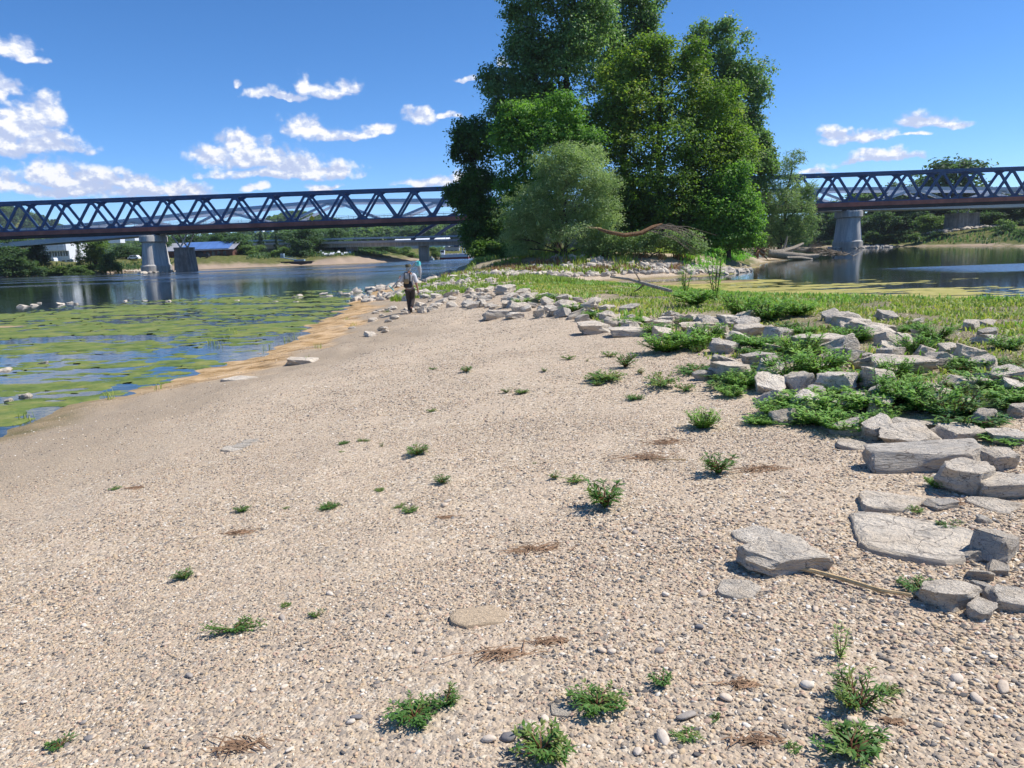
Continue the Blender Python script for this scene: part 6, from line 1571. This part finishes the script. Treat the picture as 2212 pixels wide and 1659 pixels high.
for k in range(3): part('window', 'window_glass', o, ((r_ - l) * (-.3 + .3 * k), -3.05, (zt - zb) * .55), (.9, .1, 1.1))
l, r_, zt, zb = px_box(952, 1008, 526, 556, 288); w_, h = r_ - l, zt - zb; o = empty('gantry_crane', ((l + r_) / 2, 288, zb)); props(o, 'pale blue gantry crane over the quay', 'crane')
MB().beam(Vector((-w_ / 2, 0, h * .9)), Vector((w_ / 2, 0, h * .9)), .9, .8).build('girder', 'blue_grey', o)
for k in (-.46, .34, .44):
    for sg in (-1.5, 1.5): MB().beam(Vector((w_ * k, sg, -1)), Vector((w_ * k, 0, h * .88)), .35, .35).build('leg', 'blue_grey', o)
part('trolley', 'steel_navy', o, (w_ * .1, 0, h * .8), (1.6, 1.2, .6))
l, r_, zt, zb = px_box(950, 1016, 551, 559.5, 262); L, h = r_ - l, zt - zb; o = empty('cargo_barge', ((l + r_) / 2, 262, 0)); props(o, 'white cargo barge with red waterline at the quay', 'boat')
for z0_, z1_, mt, nm in ((-.4, .55, 'hull_red', 'lower_hull'), (.55, 1.5, 'white_paint', 'upper_hull')):
    MB().rings([[Vector((x * L, y, z)) for x, y in ((-.5, -1.2), (-.46, -1.9), (.44, -1.9), (.5, 0), (.44, 1.9), (-.46, 1.9), (-.5, 1.2))] for z in (z0_, z1_)]).build(nm, mt, o)
part('wheelhouse', 'white_paint', o, (-L * .4, 0, 2.3), (1.4, 2.2, 1.5)); part('window', 'window_glass', o, (-L * .4, -1.12, 2.5), (1.1, .06, .5))
for k in range(3): part('hatch', 'wall_grey', o, (L * (-.18 + .2 * k), 0, 1.65), (L * .17, 2.6, .3))
l, r_, zt, zb = px_box(925, 938, 554, 561.5, 244); L = r_ - l; o = empty('motor_boat', ((l + r_) / 2, 244, 0)); props(o, 'small blue grey motor boat beside the far concrete pier', 'boat')
MB().rings([[Vector((x * L, y, z)) for x, y in ((-.5, -.6), (.3, -.7), (.5, 0), (.3, .7), (-.5, .6))] for z in (-.2, .6)]).build('hull', 'blue_grey', o); part('cabin', 'white_paint', o, (-.1, 0, .9), (L * .4, 1.0, .6)); part('window', 'window_glass', o, (-.1, -.52, .95), (L * .34, .04, .3))
# long hall roof seen over the far bridge deck
l, r_, zt, zb = px_box(852, 968, 515.5, 530, 330); o = empty('long_hall', ((l + r_) / 2, 336, zb)); props(o, 'long low hall with a pale roof behind the far bridge deck', 'building')
part('wall', 'wall_grey', o, (0, 0, (zt - zb) * .35 - 1), (r_ - l, 10, (zt - zb) * .7 + 2)); gable(o, r_ - l, 10, (zt - zb) * .68, zt - zb, 'white_paint', .4)
# ------------------------------------------------------------------ the person walking away along the bank
feet = hit(888, 677); feet.z = hz(feet.x, feet.y)
def skinned(name, joints, edges, mat, parent, root_v=0, sub=2):
    me = bpy.data.meshes.new(name); me.from_pydata([j[:3] for j in joints], edges, []); me.update()
    o = bpy.data.objects.new(name, me); COL.objects.link(o)
    md = o.modifiers.new('skin', 'SKIN'); md.use_smooth_shade = True
    for v, j in zip(me.skin_vertices[0].data, joints):
        v.radius = (j[3], j[4] if len(j) > 4 else j[3]); v.use_root = False
    me.skin_vertices[0].data[root_v].use_root = True
    sb = o.modifiers.new('sub', 'SUBSURF'); sb.levels = sub; sb.render_levels = sub
    bpy.context.view_layer.update()
    dg = bpy.context.evaluated_depsgraph_get(); nm = bpy.data.meshes.new_from_object(o.evaluated_get(dg))
    o.modifiers.clear(); o.data = nm; nm.materials.clear(); nm.materials.append(MATS[mat])
    nm.polygons.foreach_set('use_smooth', np.ones(len(nm.polygons), bool))
    o.parent = parent
    return o
plain('skin', (0.45, 0.24, 0.17), .6, .1, 10); plain('shirt', (0.60, 0.60, 0.62), .85, .12, 9); plain('trousers', (0.055, 0.045, 0.04), .85, .25, 12)
plain('cap', (0.10, 0.09, 0.055), .85, .2, 10); plain('hair', (0.45, 0.43, 0.40), .8, .15, 40); plain('shoe', (0.03, 0.028, 0.027), .7, .2)
plain('pack_grey', (0.46, 0.44, 0.40), .8, .12, 9); plain('pack_black', (0.022, 0.022, 0.025), .7, .2); plain('pack_tan', (0.40, 0.27, 0.13), .8, .15)
plain('net_teal', (0.10, 0.52, 0.52), .6, .1); plain('net_mesh', (0.42, 0.42, 0.42), .85, .15, 20); plain('pole_metal', (0.36, 0.42, 0.46), .4, .1, metal=.3); plain('sole', (0.16, 0.14, 0.12), .8)
# joints: x right, y forward, z up, radius
J = [(0, 0, .95, .13, .10), (0, 0, 1.10, .125, .10), (0, .01, 1.28, .15, .105), (0, 0, 1.42, .14, .09), (0, .0, 1.50, .055), (-.01, .02, 1.58, .075, .085), (-.01, .03, 1.66, .08, .095), (-.01, .02, 1.73, .06, .07),
     (-.20, .0, 1.42, .062), (-.29, .04, 1.14, .048), (-.375, .24, 1.24, .034), (.19, .0, 1.42, .062), (.255, -.03, 1.10, .048), (.29, .06, .86, .034),
     (-.09, 0, .88, .095), (-.06, .06, .48, .065), (-.04, .02, .10, .045), (-.04, .15, .05, .04), (.09, 0, .88, .095), (.09, .05, .50, .065), (.04, -.18, .20, .045), (.03, -.10, .10, .04)]
E_ = [(0, 1), (1, 2), (2, 3), (3, 4), (4, 5), (5, 6), (6, 7), (3, 8), (8, 9), (9, 10), (3, 11), (11, 12), (12, 13), (0, 14), (14, 15), (15, 16), (16, 17), (0, 18), (18, 19), (19, 20), (20, 21)]
def hand(w_, pd, nd, ed):
    """palm along pd with fingers curling towards nd"""
    pd, nd = Vector(pd).normalized(), Vector(nd).normalized(); sd = pd.cross(nd).normalized(); b = len(J)
    P0 = Vector(J[w_][:3]); J.append((*(P0 + pd * .06), .032, .02)); E_.append((w_, b)); palm = b
    for k, (off, ln) in enumerate(((-.03, .07), (-.01, .08), (.012, .075), (.032, .06))):
        r0 = P0 + pd * .09 + sd * off; m1 = r0 + pd * ln * .5 + nd * ln * .25; t1 = m1 + nd * ln * .5 + pd * ln * .1
        i = len(J); J.extend([(*r0, .010), (*m1, .009), (*t1, .008)]); E_.extend([(palm, i), (i, i + 1), (i + 1, i + 2)])
    t0 = P0 + pd * .04 + sd * -.045; t2 = t0 + pd * .04 + nd * .03 - sd * .01; i = len(J); J.extend([(*t0, .011), (*t2, .009)]); E_.extend([(palm, i), (i, i + 1)])
hand(10, (-.1, .5, .9), (.8, -.3, .3), 1); hand(13, (.12, .15, -1), (-.6, .6, 0), -1)
person = skinned('person', J, E_, 'skin', None)
person.location = feet; props(person, 'person in grey shirt and dark trousers walking away with a backpack and a pole', 'person')
sh = [(0, 0, .86, .165, .125), (0, 0, .98, .16, .125), (0, .01, 1.14, .155, .12), (0, .01, 1.30, .175, .125), (0, 0, 1.42, .15, .10), (0, 0, 1.475, .075, .07), (-.20, .0, 1.42, .085), (-.265, .03, 1.22, .085), (-.285, .04, 1.13, .078), (.19, .0, 1.42, .085), (.24, -.02, 1.2, .085), (.255, -.03, 1.10, .078)]
skinned('shirt', sh, [(0, 1), (1, 2), (2, 3), (3, 4), (4, 5), (4, 6), (6, 7), (7, 8), (4, 9), (9, 10), (10, 11)], 'shirt', person, 2)
tr_ = [(0, 0, .93, .16, .12), (-.085, 0, .84, .115), (-.065, .06, .48, .088), (-.045, .03, .10, .075), (.095, 0, .84, .115), (.09, .05, .50, .088), (.045, -.16, .22, .075)]
skinned('trousers', tr_, [(0, 1), (1, 2), (2, 3), (0, 4), (4, 5), (5, 6)], 'trousers', person, 0)
skinned('shoe', [(-.04, -.05, .05, .05, .05), (-.04, .06, .055, .052, .05), (-.04, .19, .035, .042, .035)], [(0, 1), (1, 2)], 'shoe', person, 1)
s2 = skinned('shoe', [(.035, -.24, .22, .045, .05), (.03, -.19, .13, .05, .05), (.025, -.12, .045, .042, .035)], [(0, 1), (1, 2)], 'shoe', person, 1)
MB().rings([[Vector((-.01 + .108 * math.cos(a), .025 + .122 * math.sin(a), z)) * 1.0 for a in [k * math.pi / 8 for k in range(16)]] for z in (1.685, 1.76)] + [[Vector((-.01 + .085 * math.cos(a), .025 + .095 * math.sin(a), 1.795)) for a in [k * math.pi / 8 for k in range(16)]]]).build('cap', 'cap', person, smooth=True)
MB().rings([[Vector((-.01 + .09 * math.cos(a) * s_, .0 + .10 * math.sin(a) * s_ + oy, z)) for a in [k * math.pi / 6 for k in range(12)]] for z, s_, oy in ((1.56, .8, 0), (1.62, 1.02, .005), (1.69, 1.06, .015))]).build('hair', 'hair', person, smooth=True)
MB().box((-.01, .16, 1.70), (.16, .10, .015)).build('cap_peak', 'cap', person)
# backpack
bp = empty('backpack', feet + Vector((-.03, -.21, .95))); props(bp, 'grey and black backpack with a tan pocket on the person', 'backpack')
def sack(x, y, z0, z1, w_, d_, mat, name, n=12):
    rg = []
    for z, s_ in ((z0, .75), (z0 + .04, .95), ((z0 + z1) / 2, 1.0), (z1 - .06, .9), (z1, .6)): rg.append([Vector((x + math.copysign(abs(math.cos(a)) ** .6, math.cos(a)) * w_ / 2 * s_, y + math.copysign(abs(math.sin(a)) ** .6, math.sin(a)) * d_ / 2 * s_, z)) for a in [2 * math.pi * k / n for k in range(n)]])
    return MB().rings(rg).build(name, mat, bp, smooth=True)
sack(0, 0, .0, .28, .33, .2, 'pack_black', 'bottom_bag'); sack(0, 0, .22, .52, .31, .2, 'pack_grey', 'main_bag'); sack(-.03, -.1, .15, .33, .18, .1, 'pack_tan', 'pocket')
for sx_ in (-.09, .10): MB().tube([Vector((sx_, -.06, .5)), Vector((sx_, .08, .57)), Vector((sx_ * 1.1, .3, .48)), Vector((sx_ * 1.3, .33, .3)), Vector((sx_ * 1.5, .2, .12))], .02, 5).build('strap', 'pack_black', bp)
for sx_ in (-.1, .09): MB().beam(Vector((sx_, -.105, .2)), Vector((sx_, -.1, .5)), .025, .012, up=(0, 1, 0)).build('buckle_strap', 'pack_black', bp)
# sampling net carried over the shoulder
A, B = Vector((-.72, .36, .93)), Vector((.33, -.26, 1.88))
nt = empty('landing_net', feet); props(nt, 'long handled net with teal frame carried over the shoulder of the person', 'net')
MB().tube([A, B], .028, 8).build('pole', 'pole_metal', nt); d = (B - A).normalized(); sd = d.cross(Vector((0, 1, 0))).normalized()
MB().tube([A - sd * .12 - d * .0, A + sd * .12], .022, 8).build('grip_bar', 'net_teal', nt)
MB().tube([A.lerp(B, .30), A.lerp(B, .38) ], .03, 8).build('grip', 'white_paint', nt)
hoop = [B + Vector((.0, 0, 0)), B + Vector((.06, .06, .03)), B + Vector((.13, .04, -.02)), B + Vector((.15, 0, -.12)), B + Vector((.11, -.05, -.16)), B + Vector((.02, -.05, -.12)), B + Vector((-.06, -.02, -.13)), B]
MB().tube(hoop, .016, 6).build('hoop', 'net_teal', nt)
def bag_ring(cx, z, rx, ry): return [B + Vector((cx + rx * math.cos(a), ry * math.sin(a), z)) for a in [k * math.pi / 5 for k in range(10)]]
MB().rings([bag_ring(.07, -.0, .055, .05), bag_ring(.085, -.12, .06, .06)]).build('collar', 'net_teal', nt, smooth=True)
MB().rings([bag_ring(.09, -.12, .062, .06), bag_ring(.10, -.26, .075, .06), bag_ring(.115, -.40, .05, .045), bag_ring(.115, -.52, .026, .024), bag_ring(.12, -.60, .018, .016)]).build('net_bag', 'net_mesh', nt, smooth=True)
MB().tube([feet * 0 + Vector((.295, .08, .80)), Vector((.27, .10, .56))], .008, 5).build('tape', 'pole_metal', nt) if False else None
st = MB().tube([Vector((.31, .1, .84)), Vector((.27, .14, .52))], .009, 6).build('short_stick', 'driftwood_grey', None); st.location = feet; props(st, 'thin stick hanging from the right hand of the person', 'stick')
# ------------------------------------------------------------------ summer haze in the valley air
m, t = material('haze')
pv = t.n('ShaderNodeVolumePrincipled', None, Density=0.00011, Anisotropy=0.3)
pv.inputs['Color'].default_value = (0.78, 0.87, 1.0, 1)
t.n('ShaderNodeOutputMaterial', None, Volume=pv.outputs[0])
hzb = MB().box((0, 700, 80), (3600, 3000, 170)).build('haze', 'haze', None)
props(hzb, 'thin blue summer haze filling the valley air', None, None, 'stuff')
sc.cycles.volume_bounces = 0
